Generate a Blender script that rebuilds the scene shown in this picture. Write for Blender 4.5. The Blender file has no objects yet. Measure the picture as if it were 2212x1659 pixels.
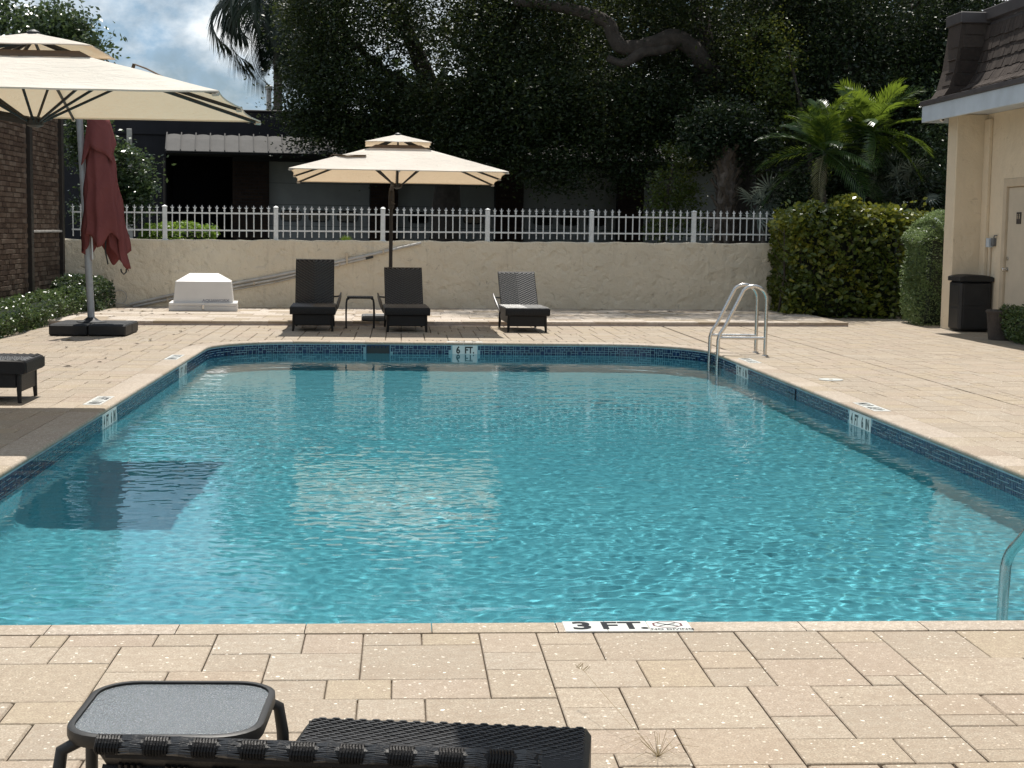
import bpy, math, random
import numpy as np
from mathutils import Matrix, Vector
from math import radians as R, sin, cos, pi

random.seed(11)
RNG = np.random.default_rng(5)
sc = bpy.context.scene
col = sc.collection

# ------------------------------------------------------------------ camera
H = 1.43
cam = bpy.data.cameras.new('camera')
cam_o = bpy.data.objects.new('camera', cam)
col.objects.link(cam_o)
sc.camera = cam_o
ax = Vector((0.99730761, 0.00669436, 0.07302541))     # world x, y, z seen from the camera (right, down, forward)
ay = Vector((-0.07199435, -0.09992577, 0.99238685))
az = Vector((0.01394052, -0.99497237, -0.09917477))
cam_o.matrix_world = Matrix(((ax[0], -ax[1], -ax[2], 0), (ay[0], -ay[1], -ay[2], 0), (az[0], -az[1], -az[2], H), (0, 0, 0, 1)))
cam.sensor_width = 36
cam.lens = 36 * 3322 / 2212
cam.clip_start = 0.05
cam.clip_end = 800

# ------------------------------------------------------------------ sky, sun, exposure
SUN_DIR = Vector((0.04, 0.43, 1.0)).normalized()
elev = math.asin(SUN_DIR.z)
wd = bpy.data.worlds.new('World')
sc.world = wd
wd.use_nodes = True
wn = wd.node_tree
bg = wn.nodes['Background']
sky = wn.nodes.new('ShaderNodeTexSky')
sky.sky_type = 'NISHITA'
sky.sun_disc = False
sky.sun_elevation = elev
sky.sun_rotation = math.atan2(SUN_DIR.x, SUN_DIR.y)
sky.air_density = 1.0
sky.dust_density = 0.6
sky.ozone_density = 2.0
tc = wn.nodes.new('ShaderNodeTexCoord')
mp = wn.nodes.new('ShaderNodeMapping')
mp.inputs['Scale'].default_value = (1.0, 1.0, 1.7)
mp.inputs['Location'].default_value = (0.34, 0.1, 0.22)
nz = wn.nodes.new('ShaderNodeTexNoise')
nz.inputs['Scale'].default_value = 3.4
nz.inputs['Detail'].default_value = 9
nz.inputs['Roughness'].default_value = 0.58
nz.inputs['Distortion'].default_value = 0.35
cr = wn.nodes.new('ShaderNodeValToRGB')
cr.color_ramp.elements[0].position = 0.44
cr.color_ramp.elements[0].color = (0, 0, 0, 1)
cr.color_ramp.elements[1].position = 0.55
cr.color_ramp.elements[1].color = (1, 1, 1, 1)
nz2 = wn.nodes.new('ShaderNodeTexNoise')
nz2.inputs['Scale'].default_value = 9.0
nz2.inputs['Detail'].default_value = 8
nz2.inputs['Roughness'].default_value = 0.6
cc = wn.nodes.new('ShaderNodeValToRGB')
cc.color_ramp.elements[0].position = 0.40
cc.color_ramp.elements[0].color = (6.6, 9.4, 12.2, 1)
cc.color_ramp.elements[1].position = 0.62
cc.color_ramp.elements[1].color = (21.5, 21.6, 21.2, 1)
mx = wn.nodes.new('ShaderNodeMix')
mx.data_type = 'RGBA'
L = wn.links.new
L(tc.outputs['Generated'], mp.inputs['Vector'])
L(mp.outputs[0], nz.inputs['Vector'])
L(mp.outputs[0], nz2.inputs['Vector'])
L(nz.outputs['Fac'], cr.inputs[0])
L(nz2.outputs['Fac'], cc.inputs[0])
L(cr.outputs[0], mx.inputs[0])
L(sky.outputs[0], mx.inputs[6])
L(cc.outputs[0], mx.inputs[7])
L(mx.outputs[2], bg.inputs['Color'])
bg.inputs['Strength'].default_value = 0.05

sun = bpy.data.lights.new('sun', 'SUN')
sun.energy = 5.0
sun.angle = R(0.53)
sun.color = (1.0, 0.955, 0.88)
sun.cycles.is_caustics_light = True
sun_o = bpy.data.objects.new('sun', sun)
col.objects.link(sun_o)
sun_o.rotation_euler = SUN_DIR.to_track_quat('Z', 'Y').to_euler()
sun_o.location = (0, 0, 30)

sc.view_settings.view_transform = 'Standard'
sc.view_settings.look = 'None'
sc.view_settings.exposure = 0.25
sc.view_settings.gamma = 1.0
sc.view_settings.use_curve_mapping = False
sc.render.engine = 'CYCLES'
sc.cycles.max_bounces = 10
sc.cycles.transparent_max_bounces = 12
sc.cycles.use_denoising = True

# ------------------------------------------------------------------ material helpers
class NT:
    def __init__(s, name):
        s.m = bpy.data.materials.new(name)
        s.m.use_nodes = True
        s.t = s.m.node_tree
        s.b = s.t.nodes['Principled BSDF']
        s.out = s.t.nodes['Material Output']
    def n(s, t, **kw):
        nd = s.t.nodes.new(t)
        for k, v in kw.items():
            if k in nd.inputs.keys():
                nd.inputs[k].default_value = v
            else:
                setattr(nd, k, v)
        return nd
    def l(s, a, b): s.t.links.new(a, b)
    def pos(s, scale=(1, 1, 1)):
        g = s.n('ShaderNodeNewGeometry')
        m = s.n('ShaderNodeMapping')
        m.inputs['Scale'].default_value = scale
        s.l(g.outputs['Position'], m.inputs[0])
        return m.outputs[0]
    def noise(s, vec, scale, detail=4, rough=.55, dist=0):
        n = s.n('ShaderNodeTexNoise')
        n.inputs['Scale'].default_value = scale
        n.inputs['Detail'].default_value = detail
        n.inputs['Roughness'].default_value = rough
        n.inputs['Distortion'].default_value = dist
        s.l(vec, n.inputs['Vector'])
        return n.outputs['Fac']
    def ramp(s, fac, stops):
        r = s.n('ShaderNodeValToRGB')
        e = r.color_ramp.elements
        while len(e) < len(stops): e.new(0.5)
        for i, (p, c) in enumerate(stops):
            e[i].position = p
            e[i].color = (*c, 1) if not isinstance(c, (int, float)) else (c, c, c, 1)
        s.l(fac, r.inputs[0])
        return r.outputs[0]
    def mix(s, fac, a, b, blend='MIX'):
        m = s.n('ShaderNodeMix')
        m.data_type = 'RGBA'
        m.blend_type = blend
        for sock, v in ((m.inputs[0], fac), (m.inputs[6], a), (m.inputs[7], b)):
            if isinstance(v, (int, float)): sock.default_value = v
            elif isinstance(v, tuple): sock.default_value = (*v, 1)
            else: s.l(v, sock)
        return m.outputs[2]
    def bump(s, h, strength=.3, dist=.01):
        b = s.n('ShaderNodeBump')
        b.inputs['Strength'].default_value = strength
        b.inputs['Distance'].default_value = dist
        s.l(h, b.inputs['Height'])
        s.l(b.outputs[0], s.b.inputs['Normal'])
        return b
    def set(s, color=None, rough=None, metal=None, spec=None):
        if color is not None:
            if isinstance(color, tuple): s.b.inputs['Base Color'].default_value = (*color, 1)
            else: s.l(color, s.b.inputs['Base Color'])
        if rough is not None:
            if isinstance(rough, (int, float)): s.b.inputs['Roughness'].default_value = rough
            else: s.l(rough, s.b.inputs['Roughness'])
        if metal is not None: s.b.inputs['Metallic'].default_value = metal
        if spec is not None: s.b.inputs['Specular IOR Level'].default_value = spec
        return s

def simple(name, c, rough=.6, metal=0, nscale=12, var=.18, bump=.15, bd=.002, spec=.5):
    t = NT(name)
    p = t.pos()
    f = t.noise(p, nscale, 5)
    c1 = tuple(x * (1 - var) for x in c)
    c2 = tuple(min(1, x * (1 + var)) for x in c)
    t.set(t.ramp(f, [(.3, c1), (.7, c2)]), rough, metal, spec)
    if bump: t.bump(t.noise(p, nscale * 6, 4), bump, bd)
    return t.m

M = {}
def paver_mat(name, tint_src, base1, base2, fleck=True, rough=.72):
    t = NT(name)
    p = t.pos()
    if tint_src == 'object':
        oi = t.n('ShaderNodeObjectInfo')
        tint = oi.outputs['Random']
    else:
        a = t.n('ShaderNodeAttribute', attribute_name='tint')
        tint = a.outputs['Fac']
    c = t.ramp(tint, [(0, tuple(x * .90 for x in base1)), (.25, base2), (.45, (.358, .297, .212)), (.65, (.345, .282, .224)), (.82, tuple(x * 1.05 for x in base1)), (1, (.348, .302, .245))])
    big = t.noise(p, 1.1, 4)
    c = t.mix(t.ramp(big, [(.3, .0), (.75, .35)]), c, (.38, .30, .22))
    fine = t.noise(p, 160, 3, .7)
    c = t.mix(1.0, c, t.ramp(fine, [(.28, .52), (.5, .98), (.72, 1.5)]), 'MULTIPLY')
    mid = t.noise(p, 30, 5, .75)
    c = t.mix(t.ramp(mid, [(.42, .0), (.62, .55)]), c, (.26, .20, .145))
    blot = t.noise(p, 3.2, 6, .7)
    c = t.mix(t.ramp(blot, [(.50, .0), (.72, .35)]), c, (.24, .18, .13))
    if fleck:
        # shell fragments: sparse pale ovals, a few dark pits
        w = t.n('ShaderNodeTexVoronoi', feature='F1', distance='EUCLIDEAN')
        w.inputs['Scale'].default_value = 62
        w.inputs['Randomness'].default_value = 1
        nn = t.noise(p, 55, 2)
        vv = t.n('ShaderNodeVectorMath', operation='MULTIPLY_ADD')
        cn = t.n('ShaderNodeTexNoise'); cn.inputs['Scale'].default_value = 40
        t.l(p, cn.inputs['Vector'])
        t.l(cn.outputs['Color'], vv.inputs[0]); vv.inputs[1].default_value = (.02, .02, .02); t.l(p, vv.inputs[2])
        t.l(vv.outputs[0], w.inputs['Vector'])
        sep = t.n('ShaderNodeSeparateColor')
        t.l(w.outputs['Color'], sep.inputs[0])
        rad = t.n('ShaderNodeMath', operation='MULTIPLY'); rad.inputs[1].default_value = .36
        pw = t.n('ShaderNodeMath', operation='POWER'); pw.inputs[1].default_value = 4.5
        t.l(sep.outputs[0], pw.inputs[0]); t.l(pw.outputs[0], rad.inputs[0])
        lt = t.n('ShaderNodeMath', operation='LESS_THAN')
        t.l(w.outputs['Distance'], lt.inputs[0]); t.l(rad.outputs[0], lt.inputs[1])
        fc = t.mix(sep.outputs[1], (.46, .38, .29), (.80, .75, .66))
        c = t.mix(lt.outputs[0], c, fc)
        w2 = t.n('ShaderNodeTexVoronoi', feature='F1'); w2.inputs['Scale'].default_value = 17
        t.l(vv.outputs[0], w2.inputs['Vector'])
        s2 = t.n('ShaderNodeSeparateColor'); t.l(w2.outputs['Color'], s2.inputs[0])
        g = t.n('ShaderNodeMath', operation='MULTIPLY'); g.inputs[1].default_value = .14
        pw2 = t.n('ShaderNodeMath', operation='POWER'); pw2.inputs[1].default_value = 4
        t.l(s2.outputs[2], pw2.inputs[0]); t.l(pw2.outputs[0], g.inputs[0])
        l2 = t.n('ShaderNodeMath', operation='LESS_THAN')
        t.l(w2.outputs['Distance'], l2.inputs[0]); t.l(g.outputs[0], l2.inputs[1])
        c = t.mix(l2.outputs[0], c, (.10, .075, .05))
    t.set(c, rough, spec=.3)
    t.bump(t.noise(p, 120, 4, .7), .35, .003)
    return t.m

B1, B2 = (.355, .302, .235), (.330, .280, .220)
M['paver'] = paver_mat('paver_stone', 'object', B1, B2)
M['paver_f'] = paver_mat('paver_field_stone', 'attr', B1, B2)
M['coping'] = paver_mat('coping_stone', 'object', (.46, .40, .33), (.44, .38, .32))
M['joint'] = simple('joint_sand', (.085, .062, .042), .95, nscale=30, var=.4)
M['soil'] = simple('soil', (.09, .07, .045), .95, nscale=3, var=.4, bd=.02)
M['grass'] = simple('lot_ground', (.05, .055, .03), .95, nscale=3, var=.4, bd=.02)
M['step'] = paver_mat('step_stone', 'object', (.60, .54, .47), (.58, .52, .46), fleck=False)
M['stepface'] = simple('step_face', (.52, .44, .40), .8, nscale=9)

def stucco(name, c, stain_shade=(.33, .27, .2), bs=.9):
    t = NT(name)
    p = t.pos()
    a = t.noise(p, 1.3, 6, .65)
    f = t.ramp(a, [(.25, tuple(x * .86 for x in c)), (.75, c)])
    sc_ = t.noise(t.pos((1, 1, .12)), 5, 5, .7)
    f = t.mix(t.ramp(sc_, [(.58, 0), (.8, .45)]), f, stain_shade)
    d = t.noise(p, 7, 6, .75, .8)
    f = t.mix(t.ramp(d, [(.60, 0), (.70, .5)]), f, tuple(x * .6 for x in stain_shade))  # darker marks painted in as the shade of trowel scratches
    t.set(f, .88, spec=.2)
    w = t.n('ShaderNodeTexVoronoi', feature='SMOOTH_F1'); w.inputs['Scale'].default_value = 4.5
    mm = t.n('ShaderNodeVectorMath', operation='MULTIPLY_ADD')
    cn = t.n('ShaderNodeTexNoise'); cn.inputs['Scale'].default_value = 5; cn.inputs['Detail'].default_value = 3
    t.l(p, cn.inputs['Vector']); t.l(cn.outputs['Color'], mm.inputs[0]); mm.inputs[1].default_value = (.5, .5, .5); t.l(p, mm.inputs[2])
    t.l(mm.outputs[0], w.inputs['Vector'])
    hh = t.n('ShaderNodeMath', operation='ADD')
    fn = t.noise(p, 55, 4)
    m2 = t.n('ShaderNodeMath', operation='MULTIPLY'); m2.inputs[1].default_value = .25
    t.l(fn, m2.inputs[0]); t.l(w.outputs['Distance'], hh.inputs[0]); t.l(m2.outputs[0], hh.inputs[1])
    t.bump(hh.outputs[0], bs, .05)
    return t.m
M['stucco'] = stucco('wall_stucco', (.76, .67, .52))
M['house'] = stucco('house_stucco', (.76, .645, .48), (.58, .47, .34), .3)
M['housewhite'] = simple('door_paint', (.56, .49, .385), .55, nscale=4, var=.06)
M['trim'] = simple('trim_paint', (.54, .45, .33), .6, nscale=5, var=.08)
M['fascia'] = simple('fascia_paint', (.52, .58, .64), .5, nscale=3, var=.1)
M['white'] = simple('fence_paint', (.66, .68, .68), .45, nscale=14, var=.07)
M['boxwhite'] = simple('box_fibreglass', (.72, .71, .69), .55, nscale=3, var=.05)
M['letter'] = simple('black_glaze', (.012, .013, .014), .35, var=.1, bump=0)
M['lettergrey'] = simple('faded_lettering', (.34, .33, .36), .6, bump=0)
M['ceramic'] = simple('marker_tile', (.66, .67, .64), .3, nscale=20, var=.05, bump=0)
M['redline'] = simple('red_glaze', (.13, .035, .04), .4, bump=0)
M['tile'] = None
def tile_mat():
    t = NT('blue_tile')
    oi = t.n('ShaderNodeObjectInfo'); p = t.pos()
    a = t.n('ShaderNodeAttribute', attribute_name='tint')
    ad = t.n('ShaderNodeMath', operation='ADD'); t.l(oi.outputs['Random'], ad.inputs[0]); t.l(a.outputs['Fac'], ad.inputs[1])
    fr = t.n('ShaderNodeMath', operation='FRACT'); t.l(ad.outputs[0], fr.inputs[0])
    c = t.ramp(fr.outputs[0], [(0, (.003, .011, .045)), (.5, (.004, .018, .065)), (1, (.007, .028, .085))])
    t.set(c, .12)
    t.bump(t.noise(p, 30, 2), .15, .002)
    return t.m
M['tile'] = tile_mat()
M['grout'] = simple('tile_grout', (.24, .38, .42), .8, nscale=8, var=.15)
def plaster():
    t = NT('pool_plaster')
    p = t.pos()
    a = t.noise(p, 1.2, 5, .6)
    c = t.ramp(a, [(.3, (.21, .385, .45)), (.7, (.26, .45, .50))])
    s = t.noise(p, 70, 3, .7)
    c = t.mix(.35, c, t.ramp(s, [(.3, (.12, .32, .38)), (.7, (.42, .62, .62))]))
    t.set(c, .9, spec=.1)
    return t.m
M['plaster'] = plaster()
def water():
    t = NT('pool_water')
    t.t.nodes.remove(t.b)
    fr = t.n('ShaderNodeFresnel'); fr.inputs['IOR'].default_value = 1.33
    gl = t.n('ShaderNodeBsdfGlossy'); gl.inputs['Roughness'].default_value = 0.0
    gl.inputs['Color'].default_value = (1, 1, 1, 1)
    rf = t.n('ShaderNodeBsdfRefraction'); rf.inputs['IOR'].default_value = 1.33; rf.inputs['Roughness'].default_value = 0.0
    rf.inputs['Color'].default_value = (.61, .895, .925, 1)
    ms = t.n('ShaderNodeMixShader')
    t.l(fr.outputs[0], ms.inputs[0]); t.l(rf.outputs[0], ms.inputs[1]); t.l(gl.outputs[0], ms.inputs[2])
    t.l(ms.outputs[0], t.out.inputs[0])
    return t.m
M['water'] = water()
M['steel'] = None
def steel():
    t = NT('brushed_steel')
    p = t.pos()
    t.set((.62, .60, .57), t.ramp(t.noise(p, 60, 3), [(.3, .16), (.7, .30)]), 1.0)
    return t.m
M['steel'] = steel()
M['darkmetal'] = simple('dark_metal', (.014, .0135, .013), .5, nscale=25)
M['polemetal'] = simple('grey_pole', (.36, .38, .40), .4, nscale=12, var=.1)
M['bronze'] = simple('bronze_pole', (.028, .022, .018), .5, nscale=12)
M['plastic'] = simple('black_plastic', (.012, .0125, .014), .55, nscale=8, var=.3)
M['base_grey'] = simple('grey_base', (.11, .115, .12), .5, nscale=8)
def wicker(name, c=(.0075, .007, .0075), rough=.50, bscale=260, spec=.35):
    t = NT(name)
    p = t.pos()
    f = t.noise(p, 90, 3)
    t.set(t.ramp(f, [(.3, tuple(x * .6 for x in c)), (.7, tuple(x * 1.6 for x in c))]), rough, spec=spec)
    w = t.noise(t.pos((1, 1, 1)), bscale, 2, .6)
    t.bump(w, .5, .002)
    return t.m
M['wicker'] = wicker('wicker')
M['wicker_light'] = wicker('wicker_strand', (.020, .0195, .020), .41, spec=1.0)
def cloth(name, c, trans, tf=.35, rough=.9):
    t = NT(name)
    p = t.pos()
    f = t.noise(p, 2.2, 5)
    cc_ = t.ramp(f, [(.3, tuple(x * .90 for x in c)), (.7, c)])
    wv = t.noise(p, 420, 2)
    cc_ = t.mix(.16, cc_, t.ramp(wv, [(.3, tuple(x * .6 for x in c)), (.7, tuple(min(1, x * 1.2) for x in c))]))
    t.set(cc_, rough, spec=.15)
    tr = t.n('ShaderNodeBsdfTranslucent'); tr.inputs['Color'].default_value = (*trans, 1)
    ms = t.n('ShaderNodeMixShader'); ms.inputs[0].default_value = tf
    t.l(t.b.outputs[0], ms.inputs[1]); t.l(tr.outputs[0], ms.inputs[2]); t.l(ms.outputs[0], t.out.inputs[0])
    t.bump(t.noise(t.pos((1, 2.2, 1)), 5, 5, .6, 1.2), .6, .03)
    return t.m
M['canvas'] = cloth('canvas', (.80, .745, .67), (.60, .44, .27), .30)
M['strap'] = cloth('strap_cloth', (.16, .12, .09), (.1, .07, .05), .1)
M['redcloth'] = cloth('maroon_canvas', (.27, .088, .085), (.32, .05, .045), .18)
M['pvc'] = simple('pvc_pipe', (.46, .44, .41), .5, nscale=6)
M['frosted'] = None
def frosted():
    t = NT('rippled_glass')
    t.t.nodes.remove(t.b)
    p = t.pos()
    gl = t.n('ShaderNodeBsdfGlossy'); gl.inputs['Roughness'].default_value = .22; gl.inputs['Color'].default_value = (.8, .8, .82, 1)
    df = t.n('ShaderNodeBsdfDiffuse'); df.inputs['Color'].default_value = (.15, .175, .195, 1)
    tr = t.n('ShaderNodeBsdfTransparent'); tr.inputs['Color'].default_value = (.72, .76, .76, 1)
    bp = t.n('ShaderNodeBump'); bp.inputs['Strength'].default_value = 1.0; bp.inputs['Distance'].default_value = .004
    t.l(t.noise(p, 130, 4, .75), bp.inputs['Height'])
    sp = t.ramp(t.noise(p, 330, 2, .6), [(.56, (.17, .20, .225)), (.70, (.62, .66, .70))])  # pale specks in the diffuse colour imitate glints on the pebbled glass
    t.l(sp, df.inputs['Color'])
    for x in (gl, df): t.l(bp.outputs[0], x.inputs['Normal'])
    fr = t.n('ShaderNodeFresnel'); fr.inputs['IOR'].default_value = 1.6; t.l(bp.outputs[0], fr.inputs['Normal'])
    m1 = t.n('ShaderNodeMixShader'); m1.inputs[0].default_value = .62
    m2 = t.n('ShaderNodeMixShader')
    t.l(tr.outputs[0], m1.inputs[1]); t.l(df.outputs[0], m1.inputs[2])
    t.l(fr.outputs[0], m2.inputs[0]); t.l(m1.outputs[0], m2.inputs[1]); t.l(gl.outputs[0], m2.inputs[2])
    t.l(m2.outputs[0], t.out.inputs[0])
    return t.m
M['frosted'] = frosted()

def brickmat(name, stops):
    t = NT(name)
    oi = t.n('ShaderNodeObjectInfo'); p = t.pos()
    a = t.n('ShaderNodeAttribute', attribute_name='tint')
    ad = t.n('ShaderNodeMath', operation='ADD'); t.l(oi.outputs['Random'], ad.inputs[0]); t.l(a.outputs['Fac'], ad.inputs[1])
    fr = t.n('ShaderNodeMath', operation='FRACT'); t.l(ad.outputs[0], fr.inputs[0])
    c = t.ramp(fr.outputs[0], stops)
    c = t.mix(.35, c, t.mix(.5, c, t.ramp(t.noise(p, 25, 4), [(.3, (.02, .014, .012)), (.7, (.14, .10, .075))])))
    t.set(c, .9, spec=.2)
    t.bump(t.noise(p, 60, 4), .5, .006)
    return t.m
M['brick'] = brickmat('old_brick', [(0, (.06, .038, .028)), (.5, (.105, .070, .050)), (1, (.17, .13, .10))])
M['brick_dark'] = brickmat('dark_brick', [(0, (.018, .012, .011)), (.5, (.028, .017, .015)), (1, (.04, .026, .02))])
M['mortar'] = simple('mortar', (.10, .075, .06), .95, nscale=14)
M['shingle'] = brickmat('brown_shingle', [(0, (.030, .024, .022)), (.5, (.046, .037, .033)), (1, (.066, .054, .048))])
M['capmetal'] = simple('cap_metal', (.07, .06, .06), .5, nscale=5)
M['garage_door'] = simple('garage_door_paint', (.27, .285, .285), .6, nscale=2, var=.12)
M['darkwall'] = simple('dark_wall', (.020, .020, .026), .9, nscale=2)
M['awning'] = simple('awning_metal', (.075, .072, .070), .85, nscale=4, var=.12)
M['glass_dark'] = simple('window_glass', (.008, .010, .010), .08, nscale=1.5, var=.6, bump=.05)
M['bark'] = simple('oak_bark', (.062, .052, .045), .95, nscale=7, var=.35, bump=.7, bd=.03)
M['palmbark'] = simple('palm_bark', (.12, .10, .085), .95, nscale=14, var=.4, bump=.6, bd=.02)
M['boot'] = simple('palm_boot', (.085, .066, .05), .9, nscale=20, var=.4, bump=.4)

def leafmat(name, c1, c2, c3, rough=.42, tf=.22, tc_=None, spec=.5):
    t = NT(name)
    a = t.n('ShaderNodeAttribute', attribute_name='tint')
    c = t.ramp(a.outputs['Fac'], [(0, c1), (.6, c2), (1, c3)])
    t.set(c, rough, spec=spec)
    tr = t.n('ShaderNodeBsdfTranslucent')
    tcx = t.mix(.6, c, tc_ or tuple(min(1, x * 2.2) for x in c3))
    t.l(tcx, tr.inputs['Color'])
    ms = t.n('ShaderNodeMixShader'); ms.inputs[0].default_value = tf
    t.l(t.b.outputs[0], ms.inputs[1]); t.l(tr.outputs[0], ms.inputs[2]); t.l(ms.outputs[0], t.out.inputs[0])
    return t.m
M['oakleaf'] = leafmat('oak_leaves', (.010, .020, .010), (.024, .042, .015), (.085, .105, .025), .45, .18, spec=.3)
M['darkleaf'] = leafmat('dense_leaves', (.009, .018, .010), (.018, .036, .016), (.055, .08, .024), .40, .15, spec=.35)
M['ficus'] = leafmat('glossy_leaves', (.022, .042, .020), (.045, .08, .03), (.10, .14, .05), .30, .18)
M['hedgeleaf'] = leafmat('hedge_leaves', (.025, .05, .018), (.055, .10, .03), (.13, .18, .06), .30, .2)
M['clip'] = leafmat('clipped_leaves', (.045, .08, .028), (.09, .145, .05), (.20, .26, .10), .45, .3)
M['bright'] = leafmat('bright_leaves', (.06, .12, .015), (.12, .21, .02), (.22, .32, .04), .4, .3)
M['clusia'] = leafmat('round_leaves', (.034, .062, .012), (.085, .12, .020), (.24, .24, .03), .38, .18)
M['frond'] = leafmat('palm_fronds', (.016, .042, .014), (.034, .082, .018), (.13, .19, .022), .33, .34, (.30, .40, .04))
M['queen'] = leafmat('queen_fronds', (.010, .020, .012), (.018, .034, .016), (.035, .055, .02), .42, .10)
M['silver'] = leafmat('silver_fronds', (.07, .09, .075), (.13, .16, .13), (.24, .27, .22), .4, .15)
M['deadfrond'] = leafmat('dry_frond', (.12, .12, .05), (.20, .19, .10), (.38, .35, .24), .6, .2)
M['dry'] = simple('dry_grass', (.26, .20, .10), .8, nscale=40, bump=0)

# ------------------------------------------------------------------ mesh helpers
class MB:
    def __init__(s): s.v = []; s.f = []; s.mi = []; s.t = []
    def add(s, vs, fs, mi=0, tint=None):
        o = len(s.v)
        s.v += [tuple(p) for p in vs]
        for f in fs:
            s.f.append(tuple(i + o for i in f)); s.mi.append(mi); s.t.append(tint if tint is not None else 0.0)
        return s
    def box(s, x0, x1, y0, y1, z0, z1, mi=0, tint=None, bottom=True, M_=None):
        vs = [(x0, y0, z0), (x1, y0, z0), (x1, y1, z0), (x0, y1, z0), (x0, y0, z1), (x1, y0, z1), (x1, y1, z1), (x0, y1, z1)]
        if M_ is not None: vs = [tuple(M_ @ Vector(p)) for p in vs]
        fs = [(4, 5, 6, 7), (0, 1, 5, 4), (1, 2, 6, 5), (2, 3, 7, 6), (3, 0, 4, 7)]
        if bottom: fs.append((3, 2, 1, 0))
        return s.add(vs, fs, mi, tint)
    def bbox(s, x0, x1, y0, y1, z0, z1, b=.01, mi=0, tint=None, M_=None):
        """box with chamfered upper and vertical edges"""
        def ring(i, z): 
            return [(x0 + i, y0, z), (x1 - i, y0, z), (x1, y0 + i, z), (x1, y1 - i, z), (x1 - i, y1, z), (x0 + i, y1, z), (x0, y1 - i, z), (x0, y0 + i, z)]
        def inner(i, z): 
            return [(x0 + i*1.4, y0 + i, z), (x1 - i*1.4, y0 + i, z), (x1 - i, y0 + i*1.4, z), (x1 - i, y1 - i*1.4, z), (x1 - i*1.4, y1 - i, z), (x0 + i*1.4, y1 - i, z), (x0 + i, y1 - i*1.4, z), (x0 + i, y0 + i*1.4, z)]
        vs = inner(b, z0) + ring(b, z0 + b) + ring(b, z1 - b) + inner(b, z1)
        if M_ is not None: vs = [tuple(M_ @ Vector(p)) for p in vs]
        fs = [tuple(range(7, -1, -1)), tuple(range(24, 32))]
        for r in range(3):
            for k in range(8):
                a, c = r * 8 + k, r * 8 + (k + 1) % 8
                fs.append((a, c, c + 8, a + 8))
        return s.add(vs, fs, mi, tint)
    def tube(s, pts, rad, n=8, mi=0, tint=None, cap=True, flat=1.0):
        pts = [Vector(p) for p in pts]
        rad = list(rad) if hasattr(rad, '__len__') else [rad] * len(pts)
        vs = []; up = None
        for i, p in enumerate(pts):
            d = (pts[min(i + 1, len(pts) - 1)] - pts[max(i - 1, 0)]).normalized()
            if up is None:
                up = Vector((0, 0, 1)) if abs(d.z) < .9 else Vector((1, 0, 0))
            a = d.cross(up)
            if a.length < 1e-4: a = d.cross(Vector((0, 1, 0)))
            a.normalize(); b = a.cross(d).normalized(); up = b
            for k in range(n):
                an = 2 * pi * k / n
                vs.append(p + a * (cos(an) * rad[i]) + b * (sin(an) * rad[i] * flat))
        fs = []
        for i in range(len(pts) - 1):
            for k in range(n):
                k2 = (k + 1) % n
                fs.append((i * n + k, i * n + k2, (i + 1) * n + k2, (i + 1) * n + k))
        if cap:
            fs.append(tuple(range(n - 1, -1, -1)))
            fs.append(tuple((len(pts) - 1) * n + k for k in range(n)))
        return s.add(vs, fs, mi, tint)
    def cyl(s, c, r0, r1, h, n=16, mi=0, tint=None):
        x, y, z = c
        return s.tube([(x, y, z), (x, y, z + h)], [r0, r1], n, mi, tint)
    def grid(s, P, closed_u=False, mi=0, tint=None):
        """P[i][j] points"""
        nu, nv = len(P), len(P[0])
        vs = [p for r in P for p in r]
        fs = []
        for i in range(nu if closed_u else nu - 1):
            i2 = (i + 1) % nu
            for j in range(nv - 1):
                fs.append((i * nv + j, i2 * nv + j, i2 * nv + j + 1, i * nv + j + 1))
        return s.add(vs, fs, mi, tint)
    def mesh(s, name, mats, smooth=False):
        me = bpy.data.meshes.new(name)
        me.from_pydata(s.v, [], s.f)
        for m in (mats if isinstance(mats, (list, tuple)) else [mats]): me.materials.append(m)
        if isinstance(mats, (list, tuple)) and len(mats) > 1: me.polygons.foreach_set('material_index', s.mi)
        at = me.attributes.new('tint', 'FLOAT', 'FACE')
        at.data.foreach_set('value', s.t)
        if smooth: me.shade_smooth()
        me.update()
        return me
    def build(s, name, mats, parent=None, smooth=False):
        return link(name, s.mesh(name, mats, smooth), parent)

def link(name, data, parent=None, loc=None):
    o = bpy.data.objects.new(name, data)
    col.objects.link(o)
    if parent is not None: o.parent = parent
    if loc is not None: o.location = loc
    return o
def tag(o, label, cat, group=None, kind=None):
    o['label'] = label
    if cat: o['category'] = cat
    if group: o['group'] = group
    if kind: o['kind'] = kind
    return o
def empty(name, loc=(0, 0, 0), rz=0, label=None, cat=None, group=None):
    o = bpy.data.objects.new(name, None)
    o.empty_display_size = .1
    col.objects.link(o)
    o.location = loc
    o.rotation_euler = (0, 0, rz)
    if label: tag(o, label, cat, group)
    return o
def struct(o, label=None):
    o['kind'] = 'structure'
    if label: o['label'] = label
    return o
def stuff(o):
    o['kind'] = 'stuff'
    return o
def copy_tree(o, parent=None):
    c = o.copy(); col.objects.link(c)
    if parent is not None: c.parent = parent
    for ch in list(o.children): copy_tree(ch, c)
    return c
def smooth_angle(o, a=40):
    me = o.data
    me.shade_smooth()
    try:
        me.set_sharp_from_angle(angle=R(a))
    except Exception: pass
    return o

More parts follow.
